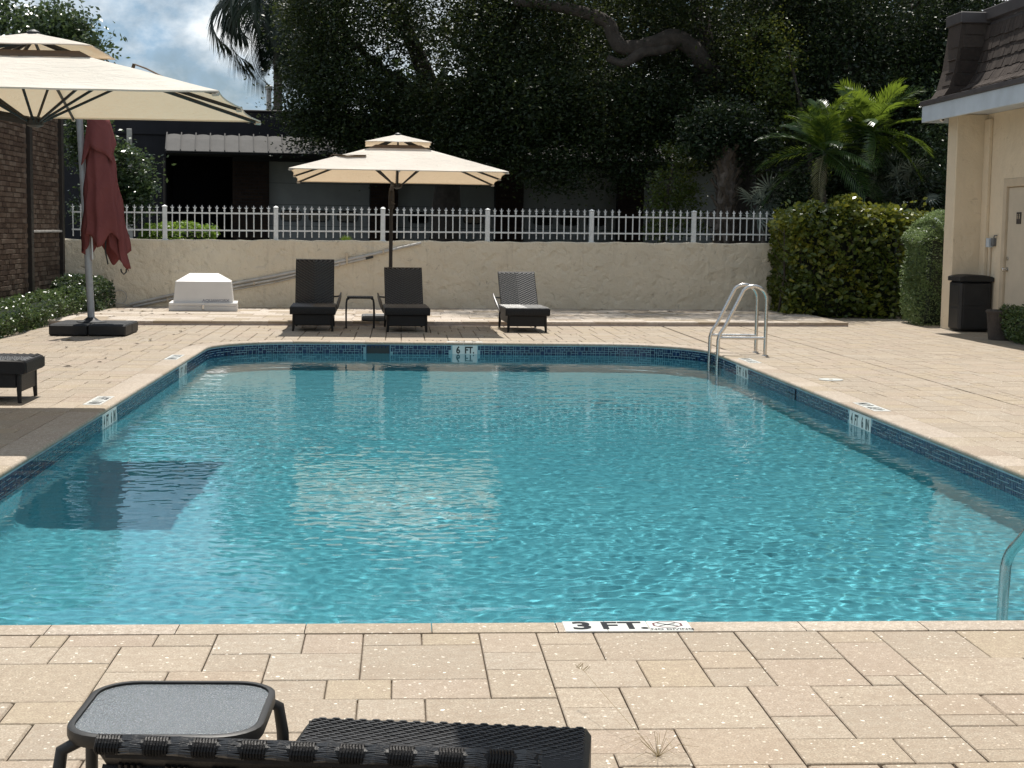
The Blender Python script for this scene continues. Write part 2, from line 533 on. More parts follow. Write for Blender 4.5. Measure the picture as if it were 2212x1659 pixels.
def np_mesh(name, V, F, mat, tint=None, smooth=False):
    me = bpy.data.meshes.new(name)
    V = np.asarray(V, dtype=np.float32); F = np.asarray(F, dtype=np.int32)
    k = F.shape[1]
    me.vertices.add(len(V)); me.vertices.foreach_set('co', V.ravel())
    me.loops.add(F.size); me.loops.foreach_set('vertex_index', F.ravel())
    me.polygons.add(len(F))
    me.polygons.foreach_set('loop_start', np.arange(0, F.size, k, dtype=np.int32))
    me.polygons.foreach_set('loop_total', np.full(len(F), k, dtype=np.int32))
    if smooth: me.polygons.foreach_set('use_smooth', np.ones(len(F), dtype=bool))
    me.materials.append(mat)
    if tint is not None:
        at = me.attributes.new('tint', 'FLOAT', 'FACE'); at.data.foreach_set('value', np.asarray(tint, dtype=np.float32))
    me.update(calc_edges=True)
    me.validate()
    return me

def leaves_arrays(C, size, aspect=.5, updir=.3, fold=.25, jitter=.35):
    """rhombic folded leaves at centres C -> verts, quads"""
    n = len(C)
    d = RNG.normal(size=(n, 3)); d[:, 2] = d[:, 2] * .6 - .1
    d /= np.linalg.norm(d, axis=1)[:, None]
    nn = RNG.normal(size=(n, 3)); nn[:, 2] += updir * 3
    s = np.cross(d, nn); s /= (np.linalg.norm(s, axis=1)[:, None] + 1e-9)
    up = np.cross(s, d)
    L_ = (size * (1 + jitter * RNG.uniform(-1, 1, n)))[:, None]
    a = C - d * L_ * .5
    b = C + d * L_ * .5
    w = L_ * aspect * .5
    c1 = C + s * w + up * w * fold - d * L_ * .03
    c2 = C - s * w + up * w * fold - d * L_ * .03
    V = np.stack([a, c1, b, c2], 1).reshape(-1, 3)
    F = np.arange(4 * n).reshape(n, 4)
    return V, F

def clump_points(ells, n_clumps, per, spread, shell=.55):
    """leaf centres: clumps scattered in the outer part of ellipsoids (cx,cy,cz,rx,ry,rz,weight)"""
    w = np.array([e[6] for e in ells], float); w /= w.sum()
    out = []; tints = []
    ids = RNG.choice(len(ells), n_clumps, p=w)
    for i in ids:
        cx, cy, cz, rx, ry, rz, _ = ells[i]
        v = RNG.normal(size=3); v /= np.linalg.norm(v)
        r = (shell + (1 - shell) * RNG.random()) ** .7
        c = np.array([cx, cy, cz]) + v * r * np.array([rx, ry, rz])
        m = int(per * RNG.uniform(.5, 1.5))
        sp = spread * RNG.uniform(.6, 1.4)
        P = c + RNG.normal(size=(m, 3)) * sp * np.array([1, 1, .7])
        out.append(P)
        tints.append(np.clip(RNG.normal(RNG.uniform(.15, .6), .18, m), 0, 1))
    return np.concatenate(out), np.concatenate(tints)

# ------------------------------------------------------------------ pool outline
PX0, PX1, PY0, PY1 = -2.287, 3.787, 5.515, 19.55
WZ = -0.145
RF, RN = 1.15, .6
def outline(step=.1):
    pts = []
    def line(a, b, nrm, side):
        Lx = math.dist(a, b); n = max(1, round(Lx / step))
        for i in range(n): 
            t = i / n
            pts.append((a[0] + (b[0] - a[0]) * t, a[1] + (b[1] - a[1]) * t, nrm[0], nrm[1], side))
    def arc(c, r, a0, a1, side):
        n = max(6, round(r * abs(a1 - a0) / step))
        for i in range(n):
            a = a0 + (a1 - a0) * i / n
            pts.append((c[0] + r * cos(a), c[1] + r * sin(a), cos(a), sin(a), side))
    line((PX0 + RN, PY0), (PX1 - RN, PY0), (0, -1), 'near')
    arc((PX1 - RN, PY0 + RN), RN, -pi / 2, 0, 'cnr')
    line((PX1, PY0 + RN), (PX1, PY1 - RF), (1, 0), 'right')
    arc((PX1 - RF, PY1 - RF), RF, 0, pi / 2, 'cfr')
    line((PX1 - RF, PY1), (PX0 + RF, PY1), (0, 1), 'far')
    arc((PX0 + RF, PY1 - RF), RF, pi / 2, pi, 'cfl')
    line((PX0, PY1 - RF), (PX0, PY0 + RN), (-1, 0), 'left')
    arc((PX0 + RN, PY0 + RN), RN, pi, 1.5 * pi, 'cnl')
    return pts
OUT = outline(.1)
NO = len(OUT)
def cw(p):  # coping width
    return .15 if p[4] == 'near' else .25
def inside_outline(x, y, off=0.):
    x0, x1, y0, y1 = PX0 - off, PX1 + off, PY0 - off, PY1 + off
    if x < x0 or x > x1 or y < y0 or y > y1: return False
    rf, rn = RF + off, RN + off
    for cx, cy, r, sx, sy in ((x1 - rf, y1 - rf, rf, 1, 1), (x0 + rf, y1 - rf, rf, -1, 1), (x1 - rn, y0 + rn, rn, 1, -1), (x0 + rn, y0 + rn, rn, -1, -1)):
        if (x - cx) * sx > 0 and (y - cy) * sy > 0 and math.hypot(x - cx, y - cy) > r: return False
    return True

# ground sheet with the hole of the pool
def ring_sheet(name, off, z, ext, mat):
    mb = MB()
    inner = [(p[0] + p[2] * off, p[1] + p[3] * off, z) for p in OUT]
    cx, cy = (PX0 + PX1) / 2, (PY0 + PY1) / 2
    outer = []
    for p in OUT:
        dx, dy = p[0] - cx, p[1] - cy
        k = min((ext / abs(dx)) if abs(dx) > 1e-6 else 1e9, (ext / abs(dy)) if abs(dy) > 1e-6 else 1e9)
        outer.append((cx + dx * k, cy + dy * k, z))
    corners = []
    mb.grid([[a, b] for a, b in zip(inner, outer)], closed_u=True)
    return mb.build(name, mat)
struct(ring_sheet('ground', .12, -.06, 260, M['soil']), 'bare soil ground around and under the paved pool deck')

# pool deck bed (dark joint sand) + pavers
deck = MB()
inner = [(p[0] + p[2] * (cw(p) - .03), p[1] + p[3] * (cw(p) - .03)) for p in OUT]
cx, cy = .75, 13.0
outr = []
for p in OUT:
    dx, dy = p[0] - cx, p[1] - cy
    kx = (((9.6 if dx > 0 else 8.8) / abs(dx)) if abs(dx) > 1e-6 else 1e9)
    ky = (((15.2 if dy > 0 else 13.5) / abs(dy)) if abs(dy) > 1e-6 else 1e9)
    k = min(kx, ky)
    outr.append((cx + dx * k, cy + dy * k))
deck.grid([[(a[0], a[1], -.012), (b[0], b[1], -.012)] for a, b in zip(inner, outr)], closed_u=True)
deck_o = struct(deck.build('pool_deck', M['joint']), 'paved pool deck of pale shell stone pavers in a random ashlar pattern')

U = .1024
JX, JY = -.94, 5.315
GIVEN = '''-1.164 5.34 -.846 5.231;-.847 5.347 -.648 5.24;-.638 5.356 -.329 5.125;-1.36 5.223 -1.145 5.004;-1.155 5.219 -.95 5.005;-.953 5.222 -.633 4.908
-.634 5.124 -.433 4.91;-1.35 4.999 -.939 4.589;-.939 4.901 -.735 4.7;-.737 4.903 -.425 4.7;-1.147 4.576 -.94 4.384;-1.04 4.375 -.63 4.08;-1.25 4.378 -1.04 4.092
-.327 5.365 -.127 5.12;-.122 5.366 .075 5.233;.086 5.366 .286 5.229;-.432 5.112 -.125 4.799;-.125 5.224 .282 4.793;-.429 4.795 -.225 4.598;-.226 4.79 -.023 4.595;-.018 4.791 .278 4.593
.293 5.367 .492 5.11;.289 5.114 .484 4.895;.289 4.892 .479 4.592;-.123 4.585 .076 4.391;.083 4.586 .481 4.299;.501 5.358 .693 5.223;.497 5.211 .691 5.006;.703 5.343 .991 4.995
1.017 5.347 1.203 5.094;1.002 5.087 1.189 4.875;.995 4.865 1.19 4.674;.491 4.991 .784 4.685;.798 4.984 .988 4.684;1.211 5.331 1.5 4.965;1.202 4.97 1.496 4.668;.487 4.686 .677 4.484
.483 4.479 .682 4.287;.687 4.677 1.074 4.27;.48 4.288 .774 4.095;.778 4.267 1.073 3.983;1.089 4.666 1.277 4.36;1.084 4.354 1.28 4.167;1.296 4.657 1.588 4.455;1.291 4.451 1.579 4.155
1.6 4.642 1.796 4.345;1.59 4.339 1.89 4.048;1.529 5.345 1.717 5.182;1.514 5.174 1.7 4.853;1.501 4.854 1.699 4.649;1.731 5.333 2.02 5.044;2.038 5.31 2.34 5.037;1.713 5.04 2.13 4.639
1.079 4.16 1.379 3.977;1.383 4.151 1.578 3.961;-.43 4.585 -.13 4.29;1.8 4.642 2.1 4.345'''
SIZES = [(2, 2, 5), (3, 2, 4), (2, 3, 3), (3, 3, 4), (4, 4, 1.6), (4, 3, 1.2), (2, 4, .6), (4, 2, .6)]
def fill(region, unit=U, given=(), ytop_cut=False):
    """tiles an axis-aligned region with random ashlar; returns list of (x0,x1,y0,y1)"""
    x0, x1, y0, y1 = region
    nx, ny = int(round((x1 - x0) / unit)), int(round((y1 - y0) / unit))
    occ = np.zeros((nx, ny), bool)
    out = []
    for (i0, i1, j0, j1) in given:
        if i0 < 0 or j0 < 0 or i1 > nx or j1 > ny: continue
        if occ[i0:i1, j0:j1].any(): continue
        occ[i0:i1, j0:j1] = True
        out.append((i0, i1, j0, j1))
    rr = random.Random(int(abs(x0) * 100 + y0 * 10))
    for j in range(ny):
        for i in range(nx):
            if occ[i, j]: continue
            opts = SIZES[:]
            placed = False
            while opts:
                k = rr.choices(range(len(opts)), [o[2] for o in opts])[0]
                w, h, _ = opts.pop(k)
                if i + w <= nx and j + h <= ny and not occ[i:i + w, j:j + h].any():
                    # avoid leaving one-cell slivers where possible
                    if i + w < nx and not occ[i + w, j] and (i + w + 1 >= nx or occ[i + w + 1, j]) and opts and rr.random() < .85: continue
                    occ[i:i + w, j:j + h] = True
                    out.append((i, i + w, j, j + h)); placed = True
                    break
            if not placed:
                w = 1
                while i + w < nx and not occ[i + w, j] and w < 2: w += 1
                h = 1
                if j + 2 <= ny and not occ[i:i + w, j:j + 2].any(): h = 2
                occ[i:i + w, j:j + h] = True
                out.append((i, i + w, j, j + h))
    return [(x0 + a * unit, x0 + b * unit, y0 + c * unit, y0 + d * unit) for a, b, c, d in out]

pavers = []
# near deck: lattice rows hang down from the coping joint
xn0 = JX - 46 * U; yn0 = JY - 42 * U
given = []
for s_ in GIVEN.replace('\n', ';').split(';'):
    a, b, c, d = map(float, s_.split())
    i0, i1 = round((a - xn0) / U), round((c - xn0) / U)
    j1, j0 = round((b - yn0) / U), round((d - yn0) / U)
    j1 = min(j1, 42)
    if j0 >= j1: j0 = j1 - 1
    given.append((i0, i1, j0, j1))
near = fill((xn0, xn0 + 96 * U, yn0, JY), given=given)
near = [(a, b, c, (5.364 if d > JY - .001 else d)) for a, b, c, d in near]
pavers += near
pavers += fill((4.040, 4.040 + 12 * U, 5.364, 5.364 + 184 * U))
pavers += fill((5.285, 5.285 + 38 * U, 5.364, 5.364 + 214 * U))
pavers += fill((-2.54 - 54 * U, -2.54, 5.364, 5.364 + 172 * U))
pavers += fill((-2.54, 4.037, 19.802 - 9 * U, 19.802 + 38 * U))
# cut away what the coping takes
res = []
for (a, b, c, d) in pavers:
    g = .0035
    cs = [(a, c), (b, c), (b, d), (a, d), ((a + b) / 2, (c + d) / 2)]
    if any(inside_outline(x, y, .235) for x, y in cs) and c > 5.37:
        nx_, ny_ = max(1, round((b - a) / .1)), max(1, round((d - c) / .1))
        for i in range(nx_):
            for j in range(ny_):
                aa, bb = a + (b - a) * i / nx_, a + (b - a) * (i + 1) / nx_
                c2, d2 = c + (d - c) * j / ny_, c + (d - c) * (j + 1) / ny_
                if not any(inside_outline(x, y, .03) for x, y in ((aa, c2), (bb, c2), (bb, d2), (aa, d2))) and not inside_outline((aa + bb) / 2, (c2 + d2) / 2, .22):
                    res.append((aa, bb, c2, d2, 0))
        continue
    res.append((a, b, c, d, g))
pavers = res
def vis(x, y):
    d = cam_o.matrix_world.inverted() @ Vector((x, y, 0))
    if d.z >= -.5: return 0
    u, v = -d.x / d.z * 3322, d.y / d.z * -3322
    return abs(u) < 1150 and abs(v) < 870
CI = cam_o.matrix_world.inverted()
def weight(p):
    a, b, c, d, g = p
    x, y = (a + b) / 2, (c + d) / 2
    q = CI @ Vector((x, y, 0))
    if q.z > -1: return 0
    u, v = q.x / -q.z * 3322, q.y / -q.z * 3322
    if abs(u) > 1130 or abs(v) > 850: return 0
    return (b - a) * (d - c) / (y ** 3)
pavers.sort(key=weight, reverse=True)
pm_cache = {}
def paver_mesh(w, h):
    k = (round(w * 200), round(h * 200))
    if k not in pm_cache:
        mb = MB(); c = .003
        vs = [(-w/2, -h/2, -.03), (w/2, -h/2, -.03), (w/2, h/2, -.03), (-w/2, h/2, -.03),
              (-w/2, -h/2, -c), (w/2, -h/2, -c), (w/2, h/2, -c), (-w/2, h/2, -c),
              (-w/2 + c, -h/2 + c, 0), (w/2 - c, -h/2 + c, 0), (w/2 - c, h/2 - c, 0), (-w/2 + c, h/2 - c, 0)]
        fs = [(8, 9, 10, 11)]
        for r in (0, 4):
            for q in range(4): fs.append((r + q, r + (q + 1) % 4, r + 4 + (q + 1) % 4, r + 4 + q))
        mb.add(vs, fs)
        pm_cache[k] = mb.mesh('paver', M['paver'])
    return pm_cache[k]
rest = MB()
for n_, (a, b, c, d, g) in enumerate(pavers):
    g = .0035
    w, h = b - a - 2 * g, d - c - 2 * g
    zz = random.uniform(-.0012, .0012)
    if n_ < 300:
        w += .003; h += .003
        o = link('paver', paver_mesh(w, h), deck_o, ((a + b) / 2, (c + d) / 2, zz))
        o.rotation_euler = (random.uniform(-1, 1) * .002, random.uniform(-1, 1) * .002, random.uniform(-1, 1) * .003)
    else:
        g = .0048
        x0, x1, y0, y1 = a + g, b - g, c + g, d - g
        cc_ = .006
        vs = [(x0, y0, -.03), (x1, y0, -.03), (x1, y1, -.03), (x0, y1, -.03), (x0, y0, zz - cc_), (x1, y0, zz - cc_), (x1, y1, zz - cc_), (x0, y1, zz - cc_),
              (x0 + cc_, y0 + cc_, zz), (x1 - cc_, y0 + cc_, zz), (x1 - cc_, y1 - cc_, zz), (x0 + cc_, y1 - cc_, zz)]
        fs = [(8, 9, 10, 11)]
        for r in (0, 4):
            for q in range(4): fs.append((r + q, r + (q + 1) % 4, r + 4 + (q + 1) % 4, r + 4 + q))
        rest.add(vs, fs, tint=random.random())
stuff(rest.build('paver_field', M['paver_f'], deck_o))

# ------------------------------------------------------------------ coping
cop = empty('pool_coping'); struct(cop, 'smooth pale coping stones edging the swimming pool')
fineO = outline(.05)
NF = len(fineO)
cum = [0]
for i in range(NF):
    a, b = fineO[i], fineO[(i + 1) % NF]
    cum.append(cum[-1] + math.dist(a[:2], b[:2]))
def prof(w):
    # (offset outward, z) bullnose profile
    return [(w, -.03), (w, .0015), (w - .003, .003), (.022, .003), (.010, .0005), (.003, -.006), (.0, -.016), (.003, -.026), (.012, -.034), (.03, -.036)]
i = 0
s0 = .11
nxt = s0
seg = [0]
stones = []
cur = [0]
for i in range(1, NF + 1):
    cur.append(i)
    if cum[i] - cum[cur[0]] >= .405 or i == NF:
        stones.append(cur); cur = [i]
for st in stones:
    mb = MB(); P = []
    nS = len(st)
    for q, k in enumerate(st):
        p = fineO[k % NF]
        w = cw(p) - .003
        tx, ty = -p[3], p[2]
        sh = .0018 * (1 if q == 0 else (-1 if q == nS - 1 else 0))
        P.append([(p[0] + p[2] * o + tx * sh, p[1] + p[3] * o + ty * sh, z) for o, z in prof(w)])
    mb.grid(P)
    mb.add([v for v in P[0]], [tuple(range(len(P[0])))]); mb.add([v for v in P[-1]], [tuple(range(len(P[0])))[::-1]])
    o = mb.build('coping_stone', M['coping'], cop)
    smooth_angle(o, 50)

# ------------------------------------------------------------------ pool basin, tile band
def floor_z(y): return -1.08 - .62 * max(0, min(1, (y - 6.0) / 12.5))
bas = MB()
lev = []
for p in OUT:
    r = []
    fz = floor_z(p[1])
    for off, z in ((.05, -.033), (.0075, -.033), (.0075, -.34), (0.0, -.345), (-.0, fz + .22), (-.03, fz + .10), (-.10, fz + .03), (-.22, fz)):
        r.append((p[0] + p[2] * off, p[1] + p[3] * off, z))
    lev.append(r)
bas.grid(lev, closed_u=True)
# floor
ctr = []
fo = [l[-1] for l in lev]
ny = 40
ys = np.linspace(PY0 + .22, PY1 - .22, ny + 1)
import bisect
def halfw(y):
    # x range at offset -0.22
    x0, x1 = PX0 + .22, PX1 - .22
    if y > PY1 - RF:
        r = RF - .22; dy = min(r, y - (PY1 - RF)); dx = r - math.sqrt(max(0, r * r - dy * dy)); x0 += dx; x1 -= dx
    if y < PY0 + RN:
        r = RN - .22; dy = min(r, (PY0 + RN) - y); dx = r - math.sqrt(max(0, r * r - dy * dy)); x0 += dx; x1 -= dx
    return x0, x1
rows = []
for y in ys:
    x0, x1 = halfw(y)
    rows.append([(x0 + (x1 - x0) * t / 10, y, floor_z(y) - .0005) for t in range(11)])
bas.grid(rows)
basin = bas.build('pool_basin', M['plaster'], None, True)
struct(basin, 'pale plastered swimming pool basin sloping from shallow to deep')
basin.cycles.is_caustics_receiver = True
smooth_angle(basin, 60)
# grout strip behind tiles
gr = MB()
gr.grid([[(p[0] + p[2] * .004, p[1] + p[3] * .004, -.030), (p[0] + p[2] * .004, p[1] + p[3] * .004, -.205)] for p in OUT], closed_u=True)
gro = gr.build('tile_backing', M['grout'], basin); gro.cycles.is_caustics_receiver = True
# tiles: mosaic of 1x1, 1x2, 2x1, 2x2 units, five rows
TU = .0285
perim = [q for q in fineO]
start = next(k for k, p in enumerate(fineO) if p[4] == 'right')
total = 0
seq = []
k = start
while True:
    p = fineO[k % NF]
    if p[4] in ('near', 'cnl') : break
    seq.append(p); k += 1
sl = [0]
for a, b in zip(seq[:-1], seq[1:]): sl.append(sl[-1] + math.dist(a[:2], b[:2]))
def at_s(s_):
    k = min(max(bisect.bisect_right(sl, s_) - 1, 0), len(seq) - 2)
    t = (s_ - sl[k]) / max(1e-9, sl[k + 1] - sl[k])
    a, b = seq[k], seq[k + 1]
    return tuple(a[m] + (b[m] - a[m]) * t for m in range(4))
ncol = int(sl[-1] / TU)
# zones without mosaic: depth marker tiles and skimmer
zones = []
def zone_right(y0, y1): zones.append(('right', y0, y1))
MARK = [('right', 12.05, 12.64), ('right', 16.47, 17.04), ('far', .668, .99), ('left', 12.0, 12.59), ('left', 16.16, 16.73), ('far', -.424, -.122)]
def blocked(sa, sb):
    for s_ in (sa, sb):
        x, y, nx_, ny_ = at_s(s_)
        for side, a, b in MARK:
            if side == 'right' and nx_ > .99 and a - .004 < y < b + .004: return True
            if side == 'left' and nx_ < -.99 and a - .004 < y < b + .004: return True
            if side == 'far' and ny_ > .99 and a - .004 < x < b + .004: return True
    return False
occ = np.zeros((ncol, 6), bool)
rr = random.Random(4)
tiles = []
for c_ in range(ncol):
    for r_ in range(6):
        if occ[c_, r_]: continue
        opts = [(2, 2), (1, 2), (2, 1), (1, 2), (2, 1), (1, 1)]
        rr.shuffle(opts)
        for w, h in opts + [(1, 1)]:
            if c_ + w <= ncol and r_ + h <= 6 and not occ[c_:c_ + w, r_:r_ + h].any(): break
        occ[c_:c_ + w, r_:r_ + h] = True
        sa, sb = c_ * TU, (c_ + w) * TU
        if blocked(sa, sb): continue
        tiles.append((sa, sb, -.038 - (r_ + h) * TU, -.038 - r_ * TU))
def tile_key(t):
    x, y, a, b = at_s((t[0] + t[1]) / 2)
    vis_ = 1 if t[3] > WZ else 0
    f = abs(b) if abs(b) > .5 else abs(a) * (3.2 / y)
    q = CI @ Vector((x, y, 0)); u = abs(q.x / -q.z * 3322)
    if u > 1110: return 0
    return vis_ * (t[1] - t[0]) * (t[3] - t[2]) * f / (y * y)
tiles.sort(key=tile_key, reverse=True)
tm = {}
restt = MB()
for n_, (sa, sb, z0, z1) in enumerate(tiles):
    x, y, nx_, ny_ = at_s((sa + sb) / 2)
    w, h = sb - sa - .004, z1 - z0 - .004
    ang = math.atan2(ny_, nx_)
    if n_ < 300:
        kk = (round(w, 3), round(h, 3))
        if kk not in tm:
            mb = MB()
            mb.add([(.006, -w/2, -h/2), (.006, w/2, -h/2), (.006, w/2, h/2), (.006, -w/2, h/2), (0, -w/2 + .002, -h/2 + .002), (0, w/2 - .002, -h/2 + .002), (0, w/2 - .002, h/2 - .002), (0, -w/2 + .002, h/2 - .002)],
                   [(4, 7, 6, 5), (0, 4, 5, 1), (1, 5, 6, 2), (2, 6, 7, 3), (3, 7, 4, 0)])
            tm[kk] = mb.mesh('tile', M['tile'])
        o = link('tile', tm[kk], basin, (x, y, (z0 + z1) / 2)); o.rotation_euler = (0, 0, ang)
        o.cycles.is_caustics_receiver = True
    else:
        ca, sa_ = cos(ang), sin(ang)
        L_ = [(.006, -w/2, -h/2), (.006, w/2, -h/2), (.006, w/2, h/2), (.006, -w/2, h/2), (0, -w/2 + .002, -h/2 + .002), (0, w/2 - .002, -h/2 + .002), (0, w/2 - .002, h/2 - .002), (0, -w/2 + .002, h/2 - .002)]
        zc = (z0 + z1) / 2
        restt.add([(x + a * ca - b * sa_, y + a * sa_ + b * ca, zc + c) for a, b, c in L_], [(4, 7, 6, 5), (0, 4, 5, 1), (1, 5, 6, 2), (2, 6, 7, 3), (3, 7, 4, 0)], tint=random.random())
o = stuff(restt.build('mosaic_tiles', M['tile'], basin)); o.cycles.is_caustics_receiver = True

# ------------------------------------------------------------------ water surface: real ripples, real refraction
def make_water():
    st = .0165
    x0, x1, y0, y1 = PX0 + .004, PX1 - .004, PY0 + .004, PY1 - .004
    nx_ = int((x1 - x0) / st); ny_ = int((y1 - y0) / st)
    gx = np.linspace(x0, x1, nx_ + 1); gy = np.linspace(y0, y1, ny_ + 1)
    GX, GY = np.meshgrid(gx, gy)
    h = np.zeros_like(GX)
    rng = np.random.default_rng(3)
    near_gain = 1.0 + .3 * np.clip((14.5 - GY) / 5.0, 0, 1)
    # slow warp so wave trains bend and never repeat
    WX = GX + .06 * np.sin(1.1 * GY + .5) + .05 * np.sin(2.3 * GX + 1.7 * GY)
    WY = GY + .07 * np.sin(1.4 * GX + 1.0) + .05 * np.sin(1.9 * GY - 2.1 * GX)
    for i in range(150):
        lam = 10 ** (rng.uniform(math.log10(.055), math.log10(.15)) if i < 115 else rng.uniform(math.log10(.15), math.log10(.5))); th = rng.normal(1.45, .85); k = 2 * pi / lam
        a = .00048 * lam * rng.uniform(.5, 1.3)
        g_ = near_gain if lam < .16 else 1.0
        h += g_ * a * np.sin(k * (WX * math.cos(th) + WY * math.sin(th)) + rng.uniform(0, 6.28))
    # calmer water close to the far wall and in patches
    calm = np.clip((PY1 - .1 - GY) / 3.2, .22, 1.0)
    patch = .75 + .25 * np.sin(.9 * GX + .6 * np.sin(.7 * GY)) * np.sin(.8 * GY + 1.2)
    h *= calm * patch
    V = np.stack([GX, GY, WZ + h], -1).reshape(-1, 3)
    idx = np.arange((nx_ + 1) * (ny_ + 1)).reshape(ny_ + 1, nx_ + 1)
    F = np.stack([idx[:-1, :-1], idx[:-1, 1:], idx[1:, 1:], idx[1:, :-1]], -1).reshape(-1, 4)
    # keep only cells whose centre lies inside the pool outline
    cx_, cy_ = (GX[:-1, :-1] + GX[1:, 1:]) / 2, (GY[:-1, :-1] + GY[1:, 1:]) / 2
    keep = np.ones(cx_.shape, bool)
    for ccx, ccy, r, sx, sy in ((PX1 - RF, PY1 - RF, RF, 1, 1), (PX0 + RF, PY1 - RF, RF, -1, 1), (PX1 - RN, PY0 + RN, RN, 1, -1), (PX0 + RN, PY0 + RN, RN, -1, -1)):
        m = ((cx_ - ccx) * sx > 0) & ((cy_ - ccy) * sy > 0) & (np.hypot(cx_ - ccx, cy_ - ccy) > r + .012)
        keep &= ~m
    F = F[keep.ravel()]
    me = np_mesh('water', V, F, M['water'], None, True)
    o = link('water', me)
    o.cycles.is_caustics_caster = True
    return struct(o, 'rippled clear turquoise pool water')
make_water()

# ------------------------------------------------------------------ lettering
def text_obj(body, size, parent, mat, matrix, xs=1.0, bold=.0, align='CENTER', name='lettering'):
    cu = bpy.data.curves.new(name, 'FONT')
    cu.body = body; cu.size = size; cu.align_x = align; cu.align_y = 'CENTER'
    cu.extrude = .0006; cu.offset = bold; cu.resolution_u = 3
    cu.materials.append(mat)
    tmp = bpy.data.objects.new('tmp', cu); col.objects.link(tmp)
    me = bpy.data.meshes.new_from_object(tmp)
    bpy.data.objects.remove(tmp); bpy.data.curves.remove(cu)
    if not me.materials: me.materials.append(mat)
    o = link(name, me, parent)
    o.matrix_local = matrix @ Matrix.Diagonal((xs, 1, 1, 1))
    return o
def frame(origin, xdir, ydir):
    x = Vector(xdir).normalized(); y = Vector(ydir).normalized(); z = x.cross(y)
    return Matrix(((x.x, y.x, z.x, origin[0]), (x.y, y.y, z.y, origin[1]), (x.z, y.z, z.z, origin[2]), (0, 0, 0, 1)))

def marker(label, fr, w, h, cells, ntile):
    """depth marker: a strip of glazed tiles in the local xy plane, lettering on top"""
    t = empty('depth_marker', (0, 0, 0), 0, label, 'depth marker', 'pool depth markers')
    t.matrix_world = fr
    for k in range(ntile):
        a, b = -w / 2 + w * k / ntile + .001, -w / 2 + w * (k + 1) / ntile - .001
        mb = MB(); mb.bbox(a, b, -h / 2, h / 2, -.004, .0015, .001)
        o = mb.build('tile', M['ceramic'], t); o.cycles.is_caustics_receiver = True
    for body, x, y, size, xs, bold in cells:
        o = text_obj(body, size, t, M['letter'], Matrix.Translation((x, y, .0018)), xs, bold)
        o.cycles.is_caustics_receiver = True
    return t
# front coping: 3 FT. NO DIVING
m3 = marker('white depth marker reading 3 FT. NO DIVING on the near coping', frame((.832, 5.432, .0045), (1, 0, 0), (0, 1, 0)), .465, .138,
            [('3', -.165, 0, .14, 1.1, .005), ('F', -.066, 0, .138, 1.0, .004), ('T', .012, 0, .138, 1.0, .004), ('.', .060, .0, .13, 1.1, .005), ('NO DIVING', .158, -.050, .030, 1.0, .0006)], 3)
# octagon with crossed-out swimmer
og = MB()
def poly_ring(cx, cy, r, w, n, z, xs=1.3, rot=pi / 8):
    vs = []; fs = []
    for k in range(n):
        a = rot + 2 * pi * k / n
        vs.append((cx + xs * r * cos(a), cy + r * sin(a), z)); vs.append((cx + xs * (r - w) * cos(a), cy + (r - w) * sin(a), z))
    for k in range(n):
        k2 = (k + 1) % n
        fs.append((2 * k, 2 * k2, 2 * k2 + 1, 2 * k + 1))
    return vs, fs
og.add(*poly_ring(.150, .016, .045, .006, 8, .0022))
og.build('octagon_sign', M['redline'], m3)
sw = MB()
def bar(mb, x0, y0, x1, y1, w, z=.0026):
    d = Vector((x1 - x0, y1 - y0)).normalized(); n_ = Vector((-d.y, d.x)) * w / 2
    mb.add([(x0 + n_.x, y0 + n_.y, z), (x0 - n_.x, y0 - n_.y, z), (x1 - n_.x, y1 - n_.y, z), (x1 + n_.x, y1 + n_.y, z)], [(0, 1, 2, 3)])
bar(sw, .115, .035, .185, -.005, .005); bar(sw, .118, -.004, .182, .036, .004); bar(sw, .14, .012, .175, .010, .004)
sw.build('swimmer_emblem', M['letter'], m3)
marker('white wall tile marker reading 6 FT. at the far end of the pool', frame((.829, PY1 + .0015, -.094), (1, 0, 0), (0, 0, 1)), .318, .118, [('6', -.085, -.004, .125, .85, .004), ('FT.', .06, -.004, .118, .80, .004)], 2)
def wallmark(side, y0, y1, txt, label):
    yc, w = (y0 + y1) / 2, y1 - y0
    x = PX1 + .0015 if side == 'right' else PX0 - .0015
    xd = (0, -1, 0) if side == 'right' else (0, 1, 0)
    n_ = txt.split()
    cells = []
    for body, xx in zip(n_, (-.225, -.095, .07, .205)):
        cells.append((body, xx, -.006, .118, .80, .004))
    marker(label, frame((x, yc, -.094), xd, (0, 0, 1)), w, .125, cells, 4)
wallmark('right', 12.05, 12.64, '4 FT 6 IN', 'wall depth marker 4 FT 6 IN on the right side of the pool')
wallmark('right', 16.47, 17.04, '5 FT 6 IN', 'wall depth marker 5 FT 6 IN on the pool side just nearer than the ladder')
wallmark('left', 12.0, 12.59, '4 FT 6 IN', 'wall marker 4 FT 6 IN on the left pool side by the parasol shadow')
wallmark('left', 16.16, 16.73, '5 FT 6 IN', 'wall depth marker 5 FT 6 IN on the left pool side by the far corner')
def deckmark(x, yc, side, txt, label):
    xd, yd = ((0, 1, 0), (-1, 0, 0)) if side == 'right' else ((0, -1, 0), (1, 0, 0))
    cells = [(b, xx, 0, .13, .85, .005) for b, xx in zip(txt.split(), (-.23, -.10, .07, .21))]
    marker(label, frame((x, yc, .0045), xd, yd), .62, .14, cells, 4)
deckmark(3.945, 12.55, 'right', '4 FT 6 IN', 'coping marker 4 FT 6 IN on the right coping')
deckmark(3.955, 17.12, 'right', '5 FT 6 IN', 'coping depth marker 5 FT 6 IN on the coping beside the far ladder')
deckmark(-2.445, 12.69, 'left', '4 FT 6 IN', 'coping marker 4 FT 6 IN on the left coping by the parasol shadow')
